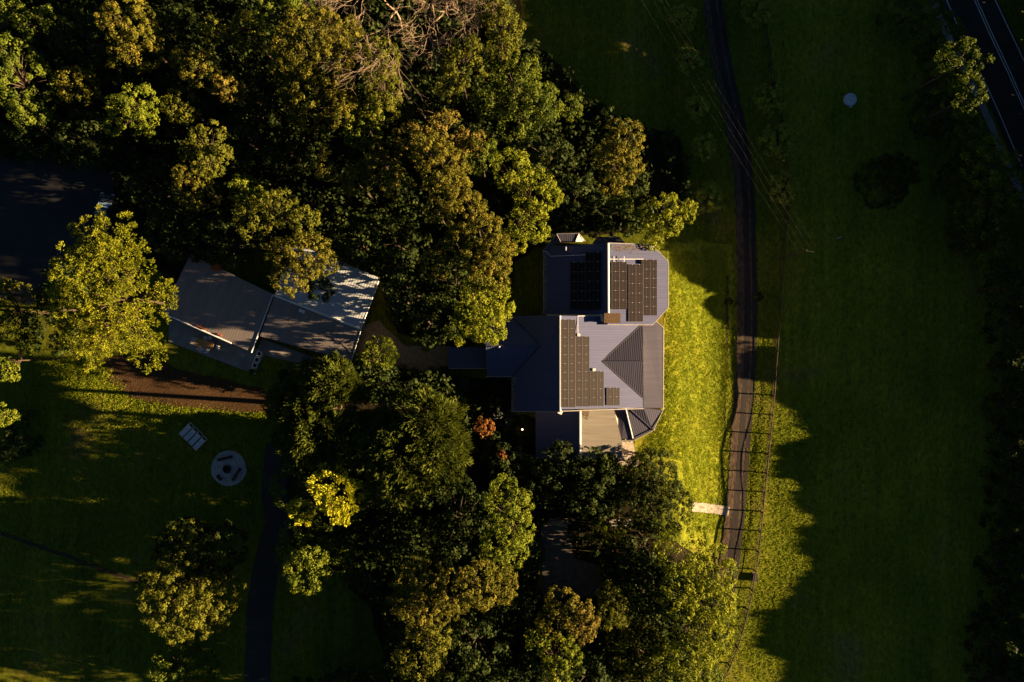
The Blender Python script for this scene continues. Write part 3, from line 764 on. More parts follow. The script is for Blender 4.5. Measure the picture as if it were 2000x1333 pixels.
def crown_arrays(lobes, spec, rng, low=-0.25, dens=1.0):
    rc0, nl, ll, lw, style, mat, cover, rough = SPEC[spec]
    Ps, Ts, Bs, Tn = [], [], [], []
    tips = []
    for (c, r, rz) in lobes:
        rc = min(rc0, r*.38)
        K = max(9, int((2*math.pi*r*r*(.5+.5*rz/r))*cover/(math.pi*rc*rc)))
        i = np.arange(K)
        ct = 1 - (1-low)*(i+.5)/K + rng.normal(0, .03, K); ct = np.clip(ct, -1, 1)
        ph = i*2.399963 + rng.normal(0, .25, K)
        st = np.sqrt(1-ct*ct)
        d = np.stack([st*np.cos(ph), st*np.sin(ph), ct], 1)
        a = rng.uniform(0, 6.28, 5)
        f = 0.96 + .06*np.sin(3*ph+a[0])*st + .06*np.sin(5*ph+a[1]+2*ct) + .06*np.sin(7*ph+5*ct+a[2]) + rng.normal(0, rough, K)
        keep = rng.random(K) > .07
        d, f = d[keep], f[keep]; K = len(d)
        pos = np.array(c)[None] + d*f[:, None]*np.array([r-rc*.5, r-rc*.5, rz-rc*.4])[None]
        # second, inner layer of clumps keeps the crown closed
        k2 = K//5
        sel = rng.integers(0, K, k2)
        pos2 = np.array(c)[None] + d[sel]*(.62*f[sel])[:, None]*np.array([r, r, rz])[None] + rng.normal(0, rc*.4, (k2, 3))
        pos = np.concatenate([pos, pos2]); dd = np.concatenate([d, d[sel]])
        K = len(pos)
        tips.append(pos)
        crad = rc*rng.uniform(.62, 1.25, K)
        n = max(8, int(nl*dens*(rc/rc0)**1.0))
        q = unit(rng.normal(0, 1, (K, n, 3)))
        out = unit(dd + np.array([0, 0, .35]))[:, None, :]
        dot = (q*out).sum(-1, keepdims=True)
        q = np.where(dot < -.25, q - 2*dot*out, q)
        u = rng.uniform(.55, 1.06, (K, n, 1))
        P = pos[:, None, :] + q*u*crad[:, None, None]*np.array([1, 1, .85])
        ct_ = rng.normal(.5, .20, (K, 1)); tint = np.clip(ct_ + rng.normal(0, .10, (K, n)), 0, 1)
        if style == 'ball':
            nn = unit(q + rng.normal(0, .32, (K, n, 3)))
            t = unit(np.cross(nn, rng.normal(0, 1, (K, n, 3))))
            b = np.cross(nn, t)
        elif style == 'needle':
            t = unit(q + out*.35 + rng.normal(0, .25, (K, n, 3)))
            b = unit(np.cross(t, rng.normal(0, 1, (K, n, 3))))
        else:
            t = unit(q*.40 + out*.9 + rng.normal(0, .30, (K, 1, 3)) + rng.normal(0, .14, (K, n, 3)))
            b = unit(np.cross(t, rng.normal(0, 1, (K, n, 3))))
        sc = rng.uniform(.7, 1.3, (K, n, 1))
        Ps.append(P.reshape(-1, 3)); Ts.append((t*sc*ll*.5).reshape(-1, 3)); Bs.append((b*sc*lw*.5).reshape(-1, 3)); Tn.append(tint.ravel())
    return np.concatenate(Ps), np.concatenate(Ts), np.concatenate(Bs), np.concatenate(Tn), tips, mat

TREE_N = [0]
def tree(name, label, lobes_px, spec, cat="tree", group=None, low=-0.25, rzf=.8, dens=1.0, trunk=True, seed=None):
    """lobes_px: list of (px, py, r_px, top height above ground)"""
    TREE_N[0] += 1
    rng = np.random.default_rng(seed if seed is not None else 100+TREE_N[0])
    lobes = []
    for (px, py, rp, h) in lobes_px:
        base = 1.0
        for _ in range(4):
            zt = base + h
            zc = zt - .45*rp/S
            p = W(px, py, zc); base = terrain(p.x, p.y)
        r = 1.04*rp*(H-zc)/(H*S)
        rz = min(r*rzf, (h-.4)/1.25)
        lobes.append(((p.x, p.y, base+h-rz), r, rz))
    wts = sum(l[1]**2 for l in lobes)
    bx = sum(l[0][0]*l[1]**2 for l in lobes)/wts; by = sum(l[0][1]*l[1]**2 for l in lobes)/wts
    bz = terrain(bx, by)
    root = empty(name, (bx, by, bz), label, cat, group)
    P, T, B, tint, tips, mat = crown_arrays(lobes, spec, rng, low, dens)
    org = np.array([bx, by, bz])
    P[:, 2] = np.maximum(P[:, 2], bz+.06)
    crown = put("crown", leaf_mesh("crown", (P-org).astype(np.float32), T, B, tint), mat, root, False)
    # trunk with limbs reaching into the crown
    bm = bmesh.new()
    big = max(l[1] for l in lobes)
    tr = max(.05, .055*big+.02)
    zlow = min(l[0][2] - .1*l[2] for l in lobes) - bz
    top = Vector((rng.normal(0, .15), rng.normal(0, .15), max(.4, zlow)))
    bm_tube(bm, [(0,0,-.25),(0,0,.15),top*.5,top], [tr*1.5, tr*1.1, tr*.9, tr*.7], 7)
    for tp in tips:
        m = min(10, len(tp)); idx = rng.choice(len(tp), m, replace=False)
        for j in idx:
            e = top.lerp(Vector(tp[j]-org), .84); mid = top.lerp(e, .5) + Vector((0, 0, .12*(e-top).length))
            bm_tube(bm, [top*.92, mid, e], [tr*.5, tr*.3, tr*.1], 5, False)
    put("trunk", bm_mesh("trunk", bm, True), "bark", root, False)
    return root

# --- forest above and around the studio
FG = "trees of the wood in the upper left"
forest = [
 ("broad leafy tree on the left picture edge with sunlit right side", [(22,150,60,14),(40,215,34,12.5),(8,90,34,13.5)], 'green'),
 ("round topped tree just above the broad tree on the left edge", [(48,45,26,13),(78,28,20,12.5)], 'green'),
 ("small dark treetop on the far upper left corner", [(8,18,26,13)], 'green'),
 ("large gold tufted tree on the upper edge left of the wood", [(240,35,52,15.5),(262,85,40,14.5),(225,105,24,13)], 'tuft'),
 ("fresh green tree with lobed crown below the large gold tufted tree", [(262,190,36,14),(225,205,24,13),(272,235,26,12.5),(215,245,18,11)], 'fresh'),
 ("dim tufted tree between the left edge and the fresh green tree", [(140,160,36,11)], 'tuft'),
 ("lone small round treetop near the upper edge of the wood", [(411,55,24,14)], 'olive'),
 ("tufted tree with a round dense head below the lone round treetop", [(385,128,36,14),(345,112,18,13)], 'tuft'),
 ("ragged rosy tree right of the round dense head", [(440,165,30,13)], 'rosy'),
 ("straggly tree with sparse lit tips left of the ragged rosy tree", [(345,200,34,11.5)], 'olive'),
 ("tall clustered tree of three round heads above the studio clearing", [(400,262,32,15.5),(402,318,27,15),(430,300,20,14.5),(362,295,20,13)], 'olive'),
 ("tufted tree with a few lit heads below the clustered tree", [(375,365,40,12),(352,340,18,11.5)], 'tuft'),
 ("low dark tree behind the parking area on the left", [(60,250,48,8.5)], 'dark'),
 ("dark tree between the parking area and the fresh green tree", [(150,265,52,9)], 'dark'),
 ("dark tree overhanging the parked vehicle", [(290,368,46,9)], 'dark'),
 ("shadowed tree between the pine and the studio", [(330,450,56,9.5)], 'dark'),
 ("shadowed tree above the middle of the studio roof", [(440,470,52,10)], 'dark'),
 ("thin bright tree hanging over the gap above the studio", [(470,370,30,12),(505,385,20,12)], 'fresh'),
 ("tall dark tree on the upper edge left of the big domed tree", [(480,55,40,12)], 'olive'),
 ("bright green treetop on the upper edge left of the bare tree", [(520,18,30,14.5),(575,12,34,14.5)], 'green'),
 ("big domed tufted tree left of the bare tree", [(600,75,72,16.5),(655,70,50,16),(560,100,45,15)], 'tuft'),
 ("dim tufted tree beneath the big domed tree", [(600,185,58,13.5),(655,165,34,14),(665,205,34,14)], 'tuft'),
 ("fine leaved olive tree right of the big domed tree", [(740,105,38,15.5),(745,165,36,15),(740,205,32,14)], 'olive'),
 ("bright green tree squeezed between the olive tree and the wood below", [(700,245,38,13),(730,222,20,13)], 'fresh'),
 ("fine leaved tree standing alone in the dark upper middle", [(905,125,45,13.5),(880,160,30,12.5),(922,85,18,13.5)], 'olive'),
 ("slender tree on the upper edge beside the lawn", [(985,40,34,14),(985,90,30,13),(960,10,32,13.5)], 'olive'),
 ("wide mixed tree on the edge of the upper lawn", [(1010,150,52,13),(1055,195,42,12.5),(1015,230,40,12),(955,190,34,12)], 'green'),
 ("low bush at the foot of the wide mixed tree by the lawn", [(1118,205,24,6.5)], 'green'),
 ("low scrub tree below the wide mixed tree", [(1040,285,40,7),(1090,300,36,6)], 'dark'),
 ("low scrub tree between the two lit trees above the house", [(1130,380,46,6)], 'dark'),
 ("narrow gold tufted tree in the dark left centre of the wood", [(625,325,22,13.5),(632,290,14,13)], 'tuft'),
 ("small tufted tree right of the narrow gold tree", [(690,350,28,12.5)], 'tuft'),
 ("gold tufted tree of many heads in the centre of the wood", [(745,325,36,13.5),(775,360,28,13.5),(740,290,24,13),(710,330,22,12.5)], 'tuft'),
 ("tall gold domed tree, highest in the centre of the wood", [(865,320,48,17),(835,285,36,16.5),(885,355,32,16)], 'tuft'),
 ("gold tree behind the tall domed tree on its upper side", [(865,255,42,14.5),(800,270,34,14),(920,275,28,14)], 'rosy'),
 ("green round treetop right of the tall domed tree", [(938,300,36,14)], 'green'),
 ("bright creeper green tree above the house's upper corner", [(1000,325,40,13.5),(1050,370,42,12.5),(1035,430,42,12.5),(1085,385,16,11),(1005,470,26,11)], 'bright'),
 ("elongated tufted treetop in the wood left of the gold ridge", [(850,405,28,14.5)], 'tuft'),
 ("gold tufted tree forming the upper ridge beside the creeper green tree", [(910,410,42,15.5),(945,450,40,15.5)], 'tuft'),
 ("gold tufted tree forming the lower ridge beside the house", [(970,490,38,15),(925,500,34,14.5),(955,535,38,14.5)], 'tuft'),
 ("small gold tree on the shadowed side of the lower ridge", [(850,510,30,13)], 'tuft'),
 ("small gold head tree below the upper ridge", [(885,465,24,14)], 'tuft'),
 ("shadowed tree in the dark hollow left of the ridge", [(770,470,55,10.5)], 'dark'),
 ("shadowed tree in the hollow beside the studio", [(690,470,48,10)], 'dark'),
 ("dark tree added under the gold ridge by the house to shade the studio", [(885,545,50,9.5)], 'dark'),  # added out of sight to keep low sun off the studio roof
 ("dark tree standing against the studio's right hand wall", [(785,590,36,9)], 'dark'),  # this tree and the next added to shade the pale studio roof
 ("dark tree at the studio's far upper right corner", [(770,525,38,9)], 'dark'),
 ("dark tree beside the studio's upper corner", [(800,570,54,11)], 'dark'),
 ("big rounded bright green tree touching the house's left gable", [(945,590,55,13.5),(950,630,42,12.5),(905,640,34,12)], 'bright'),
 ("dark bushy tree below the hollow behind the bright green tree", [(840,630,46,9.5)], 'dark'),
 ("gold headed tree left of the studio tree, above the studio", [(490,425,40,14),(540,400,34,14.5),(590,430,30,14.5)], 'olive'),
 ("gold headed tree overhanging the studio's pale roof", [(595,495,44,14.5),(560,540,36,13.5),(632,512,24,13),(545,490,30,13.5)], 'tuft'),
 ("dark lower boughs tree at the studio ridge", [(620,565,26,9)], 'dark'),
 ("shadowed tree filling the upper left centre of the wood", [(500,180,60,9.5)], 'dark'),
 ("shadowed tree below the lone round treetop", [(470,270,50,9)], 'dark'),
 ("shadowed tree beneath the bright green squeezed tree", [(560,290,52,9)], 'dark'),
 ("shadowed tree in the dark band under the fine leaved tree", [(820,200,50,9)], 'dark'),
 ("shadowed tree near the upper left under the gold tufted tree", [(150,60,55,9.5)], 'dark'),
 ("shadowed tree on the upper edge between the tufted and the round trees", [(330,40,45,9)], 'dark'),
]
for lab, lb, sp in forest:
    tree("woodland_tree", lab, lb, sp, "tree", FG, low=-.65, rzf=1.15)

tree("golden_tree", "tall oval gold tree standing alone on the lawn above the house", [(1222,268,38,12),(1212,320,42,12),(1195,355,26,10.5),(1185,300,26,9.5)], 'tuft')
tree("garden_tree", "open bright green tree overhanging the house's upper right roof", [(1300,420,44,7.4),(1335,410,26,6.8),(1262,438,28,5.6),(1278,466,22,5.2)], 'bright', dens=.9)
for x, y, r, h, lab in ((1050,450,30,3.6,"dark bush at the upper left corner of the house"),(1105,430,30,4,"dark bush above the small cream gable"),(1165,440,26,3.2,"dark bush above the lean-to roof"),(1215,445,26,3.2,"dark bush under the overhanging bright tree")):
    tree("garden_bush", lab, [(x, y, r, h)], 'dark', "bush", "dark bushes behind the house", low=-.6)
tree("garden_bush", "low bush between the gold tree and the house roof", [(1210,400,26,5)], 'green', "bush")
tree("pine_tree", "large bright yellow green pine left of the studio", [(215,475,62,19),(250,520,48,17.5),(180,540,72,20),(150,600,55,18),(215,620,62,18.5),(165,650,45,16),(265,640,48,16),(315,585,32,14),(285,690,36,13),(320,560,18,13),(185,690,34,14)], 'pine', rzf=.62, low=-.1)
tree("pine_tree", "shaded lower pine behind the big bright pine on its left", [(120,560,45,11),(90,640,50,11)], 'dark')
tree("edge_tree", "leafy tree at the left edge beside the pines", [(20,590,46,9),(18,640,34,9.5)], 'olive')
tree("edge_tree", "small lit tree at the left edge below the pines", [(12,720,26,9),(50,675,18,9)], 'fresh')
tree("edge_bush", "bright round bush at the left edge above the dark lawn", [(6,810,22,6)], 'fresh', "bush")
tree("edge_bush", "low dark bush spreading at the left edge of the lawn", [(40,850,38,3.5),(15,880,26,3)], 'dark', "bush")
# --- big trees below the studio
tree("spray_tree", "large dark green tree with feathery sprays left of its twin", [(630,803,94,12.5),(645,755,60,12.8),(600,850,60,11.5),(565,790,48,9.5),(650,870,52,11)], 'spray', low=.05, rzf=.6)
tree("spray_tree", "large dark green tree with feathery sprays nearest the house garden", [(805,868,104,13.5),(825,820,64,13.6),(775,935,60,11.5),(865,880,52,12.2),(745,850,50,11.5)], 'spray', low=.05, rzf=.6)
tree("golden_bush", "golden airy bush beside the gravel path", [(740,690,34,6),(730,720,30,5)], 'gold', "bush", dens=.8)
tree("yellow_tree", "bright yellow tree in front of the twin feathery trees", [(645,958,44,12.5),(665,990,34,11.5),(588,1000,26,10.5)], 'yellow', rzf=.7)
tree("green_tree", "dark green tree ringing the bright yellow tree", [(560,958,40,9),(610,1012,50,8),(690,985,36,7)], 'green', low=-.7)
tree("lawn_tree", "two headed gold green tree standing on the lower left lawn", [(350,1085,50,9.5),(330,1180,70,12),(390,1190,58,11.5),(345,1220,52,10.5),(300,1140,44,9)], 'olive', low=-.75, rzf=1.3)
tree("lawn_tree", "dark tree behind the two headed gold green tree", [(405,1090,55,9),(340,1062,44,7.5)], 'dark', low=-.8, rzf=1.2)
tree("lawn_tree", "dark tree with lit leafy top at the bottom edge of the lawn", [(320,1310,40,9),(360,1325,46,7)], 'green', low=-.8, rzf=1.2)
tree("drive_tree", "round tree with lit yellow green top beside the side driveway", [(600,1118,46,13),(640,1100,50,7),(580,1075,46,6.5)], 'fresh')
lower = [
 ("rounded gold green tree below the house garden", [(990,985,46,14.5),(1005,1040,40,14),(975,1065,36,13)], 'fresh'),
 ("dark tree left of the rounded gold green tree", [(905,1000,52,11.5),(875,1060,46,11.5)], 'dark'),
 ("bright lobed tree directly below the rounded gold green tree", [(970,1105,34,11),(1005,1090,28,11)], 'fresh'),
 ("wide gold tufted tree in the lower middle", [(935,1150,44,15.5),(880,1165,44,15),(980,1150,32,14)], 'tuft'),
 ("tufted tree with dim heads left in the lower middle", [(815,1150,52,13),(825,1205,48,14),(790,1175,36,12)], 'tuft'),
 ("low tree at the bottom edge with one bright head", [(848,1260,32,14.5),(820,1295,50,13.5)], 'olive'),
 ("dim tree at the bottom edge right of the bright head", [(930,1270,54,13)], 'dark'),
 ("gold tufted tree below the concrete courtyard", [(1100,1190,36,12),(1080,1220,32,11)], 'tuft'),
 ("rosy gold tree, brightest below the courtyard", [(1142,1230,30,13),(1140,1200,20,12.5)], 'rosy'),
 ("leafy green tree on the bottom edge below the rosy gold tree", [(1100,1290,38,11.5),(1085,1325,34,11),(1050,1260,24,10.5)], 'fresh'),
 ("dim tree right of the rosy gold tree", [(1205,1200,36,10),(1190,1165,22,9.5)], 'olive'),
 ("dark twiggy tree at the bottom edge left of the large lit tree", [(1250,1290,56,9)], 'olive'),
 ("dark tree hidden behind the large lit tree", [(1270,1160,52,8.5)], 'dark'),
 ("large lit leafy tree overhanging the fence and driveway end", [(1345,1085,56,11.5),(1400,1125,46,11.5),(1395,1190,52,12),(1340,1170,50,11.5),(1390,1255,46,11.5),(1350,1300,52,11.5)], 'bright'),
 ("leafy lower tree on the bottom edge beside the fence", [(1310,1320,46,10.5),(1385,1335,34,9)], 'green'),
 ("dense dark round tree at the lower end of the sunlit lawn", [(1280,950,60,7.5),(1302,995,52,7.5),(1250,990,48,7),(1268,915,34,5)], 'deep'),
 ("dark broad tree below the south wing roof", [(1165,930,44,7.5),(1150,975,42,7)], 'dark'),
 ("dark shrub tree overlapping the beige south roof", [(1188,906,18,4.2)], 'dark'),
 ("dark leafy tree beside the courtyard's upper corner", [(1060,930,46,6.5)], 'dark'),
 ("dark shrub tree below the shadowed south roof", [(1100,900,34,6)], 'dark'),
 ("dark shrub tree between the feathery tree and the south wing", [(985,905,36,6)], 'dark'),
 ("gold leafy shrub tree right of the courtyard", [(1170,1040,22,5.5),(1200,1045,26,5)], 'gold'),
 ("dark tree between the gold shrub tree and the dense round tree", [(1262,1065,46,6.5)], 'dark'),
 ("dark bush at the courtyard's right hand corner", [(1150,1065,30,4)], 'dark'),
 ("dark tree right of the courtyard under the large lit tree", [(1215,1100,44,6)], 'dark'),
]
for lab, lb, sp in lower:
    tree("garden_tree", lab, lb, sp, "tree", "trees of the lower garden", low=-.65, rzf=1.15)
tree("garden_tree", "dark tree on the bottom edge beside the side driveway", [(660,1400,62,12.5),(740,1385,56,13),(580,1405,50,10)], 'dark', low=-.8, rzf=1.4)
tree("garden_tree", "dark tree below the bottom edge left of the lit bottom head", [(850,1390,62,15.5),(940,1380,56,15.5)], 'dark', low=-.8, rzf=1.4)
tree("garden_tree", "dark tree at the bottom edge under the leafy lower trees", [(1040,1395,62,15),(1150,1385,62,15)], 'dark', low=-.8, rzf=1.4)
for x, y, r, h, lab in ((598,735,32,4.5,"added shading shrub under the upper side of the left feathery tree"),(612,842,18,3.6,"added shading shrub under the lower side of the left feathery tree"),(600,885,32,5,"added shading shrub beside the driveway below the left feathery tree"),(690,720,28,3.5,"dark shrub beside the studio's lower corner"),(560,745,22,3,"added shading shrub between the studio and the left feathery tree")):  # shrubs added to block low sun, leaving a lit gap over the mulch
    tree("garden_shrub", lab, [(x, y, r, h)], 'dark', "shrub", "shrubs of the garden beds", low=-.8)
tree("orange_shrub", "orange leaved shrub in the dark bed left of the south wing", [(945,836,20,3.6)], 'orange', "shrub")
shrubs = [("silver grey shrub beside the west porch", [(885,745,30,2.8)], 'silver'), ("small gold shrub above the feathery tree", [(882,765,14,3.6)], 'gold'),
 ("leafy green shrub along the right flank of the feathery tree", [(885,800,26,5)], 'gold'), ("dark shrub in the bed under the house's lower left corner", [(975,770,26,2.2)], 'dark'),
 ("low silver plant between the orange shrub and the south wing", [(985,815,20,1.6)], 'silver'), ("dark green shrub below the orange shrub", [(950,870,30,3.2)], 'dark'),
 ("small lit shrub by the end of the gravel path", [(835,672,15,3)], 'gold'), ("small yellow plant beside the end planter", [(492,727,6,1)], 'gold'),
 ("small orange tinted bush below the orange shrub", [(980,890,10,5.6)], 'orange'), ("low dark shrub beside the courtyard", [(1040,1080,26,4)], 'dark'),
 ("green shrub at the driveway's left verge near the fence corner", [(1424,588,7,.9)], 'dark'), ("small shrub on the driveway's right verge", [(1483,580,7,.9)], 'dark')]
for lab, lb, sp in shrubs: tree("garden_shrub", lab, lb, sp, "shrub", "shrubs of the garden beds", dens=.9)
# --- young trees along the driveway
yl = [(1338,32,24),(1348,115,22),(1364,208,20),(1377,284,22),(1388,385,26)]
yr = [(1484,14,28),(1508,192,27),(1524,272,30),(1536,366,27)]
on = ["first", "second", "third", "fourth", "fifth"]
for i, (x, y, r) in enumerate(yl):
    tree("young_tree", f"{on[i]} young round tree from the top on the left of the driveway", [(x, y, r*1.12, 3.4)], 'young', "tree", "young trees planted along the driveway", dens=1.1)
for i, (x, y, r) in enumerate(yr):
    tree("young_tree", f"{on[i]} young round tree from the top on the fence line", [(x, y, r*1.12, 3.6)], 'young', "tree", "young trees planted along the driveway", dens=1.1)
tree("field_tree", "round dark tree alone in the shaded paddock", [(1735,352,50,4.2),(1760,335,38,4)], 'deep', low=-.6)
# --- roadside belt on the right
belt = [(1795,15,52,6.5),(1845,60,48,6.5),(1888,115,44,14.5),(1840,150,48,6),(1898,185,38,13.6),(1835,220,42,5.5),(1895,265,46,6),(1945,310,46,11),(1895,345,44,5.5),(1985,370,44,8),(1930,415,46,6),(1945,480,46,6),(1900,460,36,4.5)]
bl = ["tree at the top edge of the roadside belt", "second tree down the roadside belt", "tall tree of the roadside belt overhanging the road's centre lines", "tree on the paddock side of the overhanging roadside tree", "tree with lit rim where the road lines reappear", "low tree on the paddock side of the belt below the lit rim tree", "tree of the belt left of the bend in the road line", "tree of the belt where the road leaves the picture", "low paddock side tree below the bend of the belt", "tree on the right edge just below the road", "tree of the belt left of the right edge tree", "pale topped tree on the right side halfway up the picture", "low tree on the paddock side of the pale topped tree"]
for (x, y, r, h), lab in zip(belt, bl): tree("roadside_tree", lab, [(x, y, r, h)], 'green' if h > 5.8 else 'deep', "tree", "roadside trees along the right edge", low=-.8, rzf=1.0)
# the belt goes on beyond the right edge of the picture as a thicket; its uneven
# top line is read from the edge of its shade on the paddock: (py, px) of the shade's tip
TIPS = [(-400,960),(-150,960),(62,1000),(125,1010),(250,1080),(330,1200),(400,1260),(480,1290),(530,1310),(548,1345),(562,1375),(570,1400),(585,1372),(605,1372),(625,1400),(650,1420),(662,1500),(678,1505),(690,1425),(735,1420),(748,1500),(762,1500),(775,1490),(800,1540),(830,1560),(855,1570),(868,1500),(930,1500),(940,1550),(970,1530),(990,1550),(1015,1582),(1035,1545),(1065,1538),(1095,1575),(1115,1570),(1130,1545),(1165,1525),(1190,1495),(1230,1468),(1255,1462),(1275,1490),(1290,1525),(1310,1515),(1333,1500),(1400,1480),(1600,1480)]
X0 = 67.5
tY, tH = [], []
for py, px in TIPS:
    g = G(px, py); dx = X0 - g.x
    tY.append(g.y + dx*math.tan(R(SUN_AZ))); tH.append(g.z + dx/math.cos(R(SUN_AZ))*math.tan(R(SUN_EL)))
tY, tH = np.array(tY)[::-1], np.array(tH)[::-1]
def belt_height(y): return float(np.interp(y, tY, tH))
def thicket():
    rng = np.random.default_rng(77)
    n = 110000
    Y = rng.uniform(tY[0], tY[-1], n*2)
    hh = np.interp(Y, tY, tH); k = rng.random(n*2)*hh.max() < hh; Y, hh = Y[k][:n], hh[k][:n]; n = len(Y)
    Z = (hh-.3)*rng.random(n)**.85
    X = X0 + rng.normal(0, .9, n)*(1-.6*Z/hh)
    # a thin place high in the belt lets a faint streak of sun onto the upper lawn
    ya = G(1240, 112); yb = G(1240, 86); dy = (X0-ya.x)*math.tan(R(SUN_AZ))
    hole = (Y > ya.y+dy) & (Y < yb.y+dy) & (Z > 11.6) & (Z < 14.0) & (rng.random(n) > .25)
    X, Y, Z = X[~hole], Y[~hole], Z[~hole]; n = len(X)
    P = np.stack([X, Y, Z], 1)
    nn = unit(rng.normal(0, 1, (n, 3))); t = unit(np.cross(nn, rng.normal(0, 1, (n, 3)))); b = np.cross(nn, t)
    sc = rng.uniform(.7, 1.25, (n, 1))
    me = leaf_mesh("roadside_thicket", P.astype(np.float32), t*sc*.40, b*sc*.30, np.clip(rng.normal(.5, .2, n), 0, 1))
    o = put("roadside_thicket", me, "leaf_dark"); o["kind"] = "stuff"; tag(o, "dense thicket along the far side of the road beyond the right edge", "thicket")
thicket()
row = [(2000,560,46,"dark tree on the right edge below the pale topped tree"),(1995,640,44,"dark tree on the right edge level with the house ridge"),(2000,720,40,"dark tree on the right edge level with the lower solar panels"),(1995,800,42,"dark tree on the right edge level with the verandah corner"),(2000,880,42,"dark tree on the right edge level with the end of the south wing"),(1995,960,42,"dark tree on the right edge level with the dense round tree"),(1992,1040,42,"dark tree on the right edge level with the courtyard"),(1985,1120,46,"dark tree on the right edge level with the fence box"),(1985,1200,46,"dark tree on the right edge level with the rosy gold tree"),(1970,1275,48,"dark tree on the right edge just above the bottom corner"),(1975,1345,48,"dark tree in the bottom right corner")]
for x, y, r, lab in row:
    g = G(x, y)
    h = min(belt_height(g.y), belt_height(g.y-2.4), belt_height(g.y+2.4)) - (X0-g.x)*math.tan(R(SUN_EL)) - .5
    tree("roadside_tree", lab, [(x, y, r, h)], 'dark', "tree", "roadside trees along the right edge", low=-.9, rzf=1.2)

# growth under the wood nobody could count; taller patches added to block sun
def understory(name, label, polys, seed, n, hmax=1.8, hmin=.4):
    rng = np.random.default_rng(seed)
    Q = []
    for poly, k in polys:
        xs = [p[0] for p in poly]; ys = [p[1] for p in poly]
        q = np.stack([rng.uniform(min(xs), max(xs), k), rng.uniform(min(ys), max(ys), k)], 1)
        ins = np.zeros(k, bool); j = len(poly)-1
        for i in range(len(poly)):
            xi, yi = poly[i]; xj, yj = poly[j]
            ins ^= ((yi > q[:, 1]) != (yj > q[:, 1])) & (q[:, 0] < (xj-xi)*(q[:, 1]-yi)/(yj-yi+1e-9)+xi); j = i
        Q.append(q[ins])
    Q = np.concatenate(Q)
    C = np.array([tuple(G(a, b)) for a, b in Q])
    K = len(C); hgt = rng.uniform(hmin, hmax, (K, 1, 1)); rad = rng.uniform(.6, 1.3, (K, 1, 1))
    d = unit(rng.normal(0, 1, (K, n, 3))); d[..., 2] = np.abs(d[..., 2])
    P = C[:, None, :] + d*np.concatenate([rad, rad, hgt], 2)*rng.uniform(.6, 1, (K, n, 1))
    nn = unit(d + rng.normal(0, .6, (K, n, 3))); t = unit(np.cross(nn, rng.normal(0, 1, (K, n, 3)))); b = np.cross(nn, t)
    sc = rng.uniform(.7, 1.3, (K, n, 1))
    tint = np.clip(rng.normal(.45, .2, (K, 1)) + rng.normal(0, .12, (K, n)), 0, 1)
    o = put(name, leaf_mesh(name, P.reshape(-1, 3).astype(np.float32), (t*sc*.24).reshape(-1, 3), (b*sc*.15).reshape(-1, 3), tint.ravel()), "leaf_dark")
    o["kind"] = "stuff"; tag(o, label, "undergrowth")
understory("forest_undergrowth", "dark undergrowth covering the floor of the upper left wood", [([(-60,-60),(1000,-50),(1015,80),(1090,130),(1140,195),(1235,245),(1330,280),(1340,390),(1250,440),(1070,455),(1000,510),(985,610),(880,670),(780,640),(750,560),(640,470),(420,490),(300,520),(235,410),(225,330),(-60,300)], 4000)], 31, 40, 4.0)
understory("garden_undergrowth", "dark undergrowth under the lower garden trees", [([(860,980),(960,960),(1020,1010),(1050,1010),(1040,1180),(1180,1170),(1215,1090),(1260,1080),(1400,1130),(1420,1180),(1380,1400),(770,1400),(760,1180),(830,1050)], 1500)], 32, 60, 7.0, 2.0)  # mid-storey height added to keep low sun off the left lawn
understory("added_shade_growth", "tall dark growth added under the twin feathery trees to shade the lawn", [([(620,828),(700,834),(880,870),(900,950),(760,1000),(600,960),(575,890)], 480), ([(630,715),(700,712),(880,735),(900,776),(760,778),(640,756)], 220), ([(690,1010),(860,1000),(830,1150),(735,1150),(700,1080)], 330), ([(770,1130),(1000,1120),(1000,1420),(600,1420),(640,1365),(770,1340)], 900)], 34, 60, 9.0, 4.0)  # tall masses added to block sun, leaving a gap for the mulch strip
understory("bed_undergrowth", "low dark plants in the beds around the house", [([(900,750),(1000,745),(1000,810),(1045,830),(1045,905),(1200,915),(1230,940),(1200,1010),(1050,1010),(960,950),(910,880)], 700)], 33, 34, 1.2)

roof_litter()
# bare tree at the top edge
def bare_tree(px, py, h, spread, label, seed):
    rng = random.Random(seed)
    p = G(px, py); root = empty("bare_tree", p, label, "tree")
    bm = bmesh.new(); tw = bmesh.new()
    def grow(a, d, L, r, lev):
        b_ = a + d*L; mid = a + d*L*.5 + Vector((rng.uniform(-1,1), rng.uniform(-1,1), rng.uniform(-.5,.8)))*L*.08
        bm_tube(bm if lev < 2 else tw, [a, mid, b_], [r, r*.85, r*.65], 6 if lev < 3 else 4, False)
        if lev >= 7: return
        k = 3 if lev < 4 else rng.choice((2, 3))
        for _ in range(k):
            nd = (d + Vector((rng.uniform(-1,1), rng.uniform(-1,1), rng.uniform(-.35,.45)))*.85).normalized()
            grow(b_, nd, L*rng.uniform(.62,.85), r*.66, lev+1)
    grow(Vector((0,0,-.2)), Vector((0.02,0,1)), h*.30, .17, 0)
    put("trunk", bm_mesh("trunk", bm, True), "bare_twig", root, False)
    put("twigs", bm_mesh("twigs", tw), "bare_twig", root, False)
bare_tree(785, 60, 18, 6, "leafless tree with tangled pinkish branches at the top edge", 5)
bare_tree(850, 40, 16, 6, "smaller leafless tree right of the tangled one at the top edge", 9)
bare_tree(705, -10, 13, 6, "leafless tree half hidden on the left of the tangled one", 12)

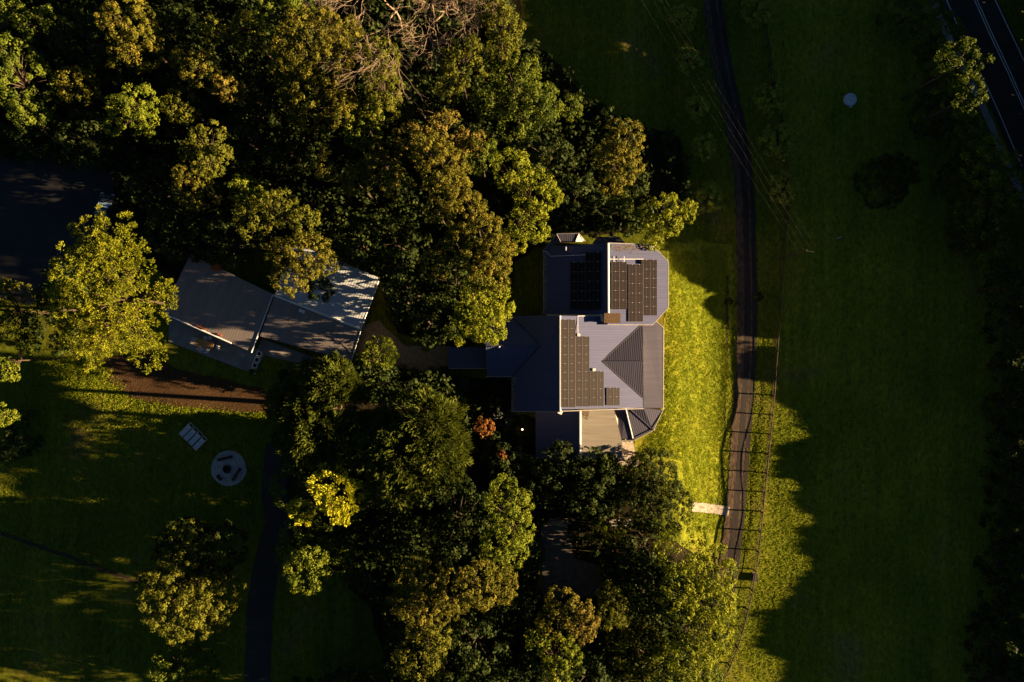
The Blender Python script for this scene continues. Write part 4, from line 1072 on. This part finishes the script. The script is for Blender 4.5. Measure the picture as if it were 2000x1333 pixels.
# ------------------------------------------------------------------ grass blades (uncountable)
def grass_patch(name, label, regions, seed, hmul=1.0, soft=0.25):
    rng = np.random.default_rng(seed)
    P = []; 
    for (poly, n) in regions:
        xs = [p[0] for p in poly]; ys = [p[1] for p in poly]
        q = np.stack([rng.uniform(min(xs), max(xs), n*2), rng.uniform(min(ys), max(ys), n*2)], 1)
        inside = np.zeros(len(q), bool)
        j = len(poly)-1
        for i in range(len(poly)):
            xi, yi = poly[i]; xj, yj = poly[j]
            cond = ((yi > q[:, 1]) != (yj > q[:, 1])) & (q[:, 0] < (xj-xi)*(q[:, 1]-yi)/(yj-yi+1e-9)+xi)
            inside ^= cond; j = i
        q = q[inside] + rng.normal(0, 9.0, (int(inside.sum()), 2))*soft
        # clumping
        c = .5+.5*np.sin(q[:, 0]*.21+1.7*np.sin(q[:, 1]*.13))*np.sin(q[:, 1]*.17+1.3*np.sin(q[:, 0]*.11))
        q = q[rng.random(len(q)) < .35+.65*c]
        P.append(q)
    P = np.concatenate(P)
    xyz = np.array([tuple(G(a, b_)) for a, b_ in P], np.float32)
    n = len(xyz)
    K = 3
    base = np.repeat(xyz, K, 0) + np.concatenate([rng.normal(0, .05, (n*K, 2)), np.zeros((n*K, 1))], 1)
    d = unit(np.concatenate([rng.normal(0, 1.0, (n*K, 2)), np.ones((n*K, 1))], 1))
    L = rng.uniform(.10, .28, (n*K, 1))*hmul
    t = d*L*.5
    b_ = unit(np.cross(d, rng.normal(0, 1, (n*K, 3))))*.032
    tint = np.clip(np.repeat(rng.normal(.5, .22, n), K) + rng.normal(0, .1, n*K), 0, 1)
    me = leaf_mesh(name, (base+t).astype(np.float32), t, b_, tint)
    o = put(name, me, "grass_blade"); o["kind"] = "stuff"; tag(o, label, "grass")
grass_patch("lawn_grass", "long bright grass on the sunlit bank right of the house", [([(1308,500),(1420,480),(1420,760),(1410,900),(1400,1040),(1350,1040),(1330,900),(1250,880),(1300,800),(1300,640)], 30000), ([(1478,640),(1510,640),(1500,800),(1480,1000),(1465,1080),(1440,1080),(1460,850)], 3500), ([(1420,640),(1436,640),(1425,900),(1405,1050),(1400,1050)], 2500)], 3, .62)
grass_patch("paddock_grass", "short dry paddock grass beyond the fence", [([(1510,700),(1600,760),(1600,1333),(1410,1333),(1480,1080),(1500,880)], 14000), ([(1480,0),(1900,0),(1960,1333),(1600,1333),(1530,500)], 15000)], 4, .7, 3.0)
grass_patch("garden_grass", "grass along the mulch bed and the lower left lawn", [([(50,700),(210,700),(260,780),(540,812),(540,840),(40,830)], 9000), ([(0,830),(520,840),(500,1030),(270,1120),(0,1040)], 5000), ([(1030,20),(1380,0),(1420,240),(1400,480),(1310,480),(1330,280),(1150,200)], 7000)], 5, .8, .6)
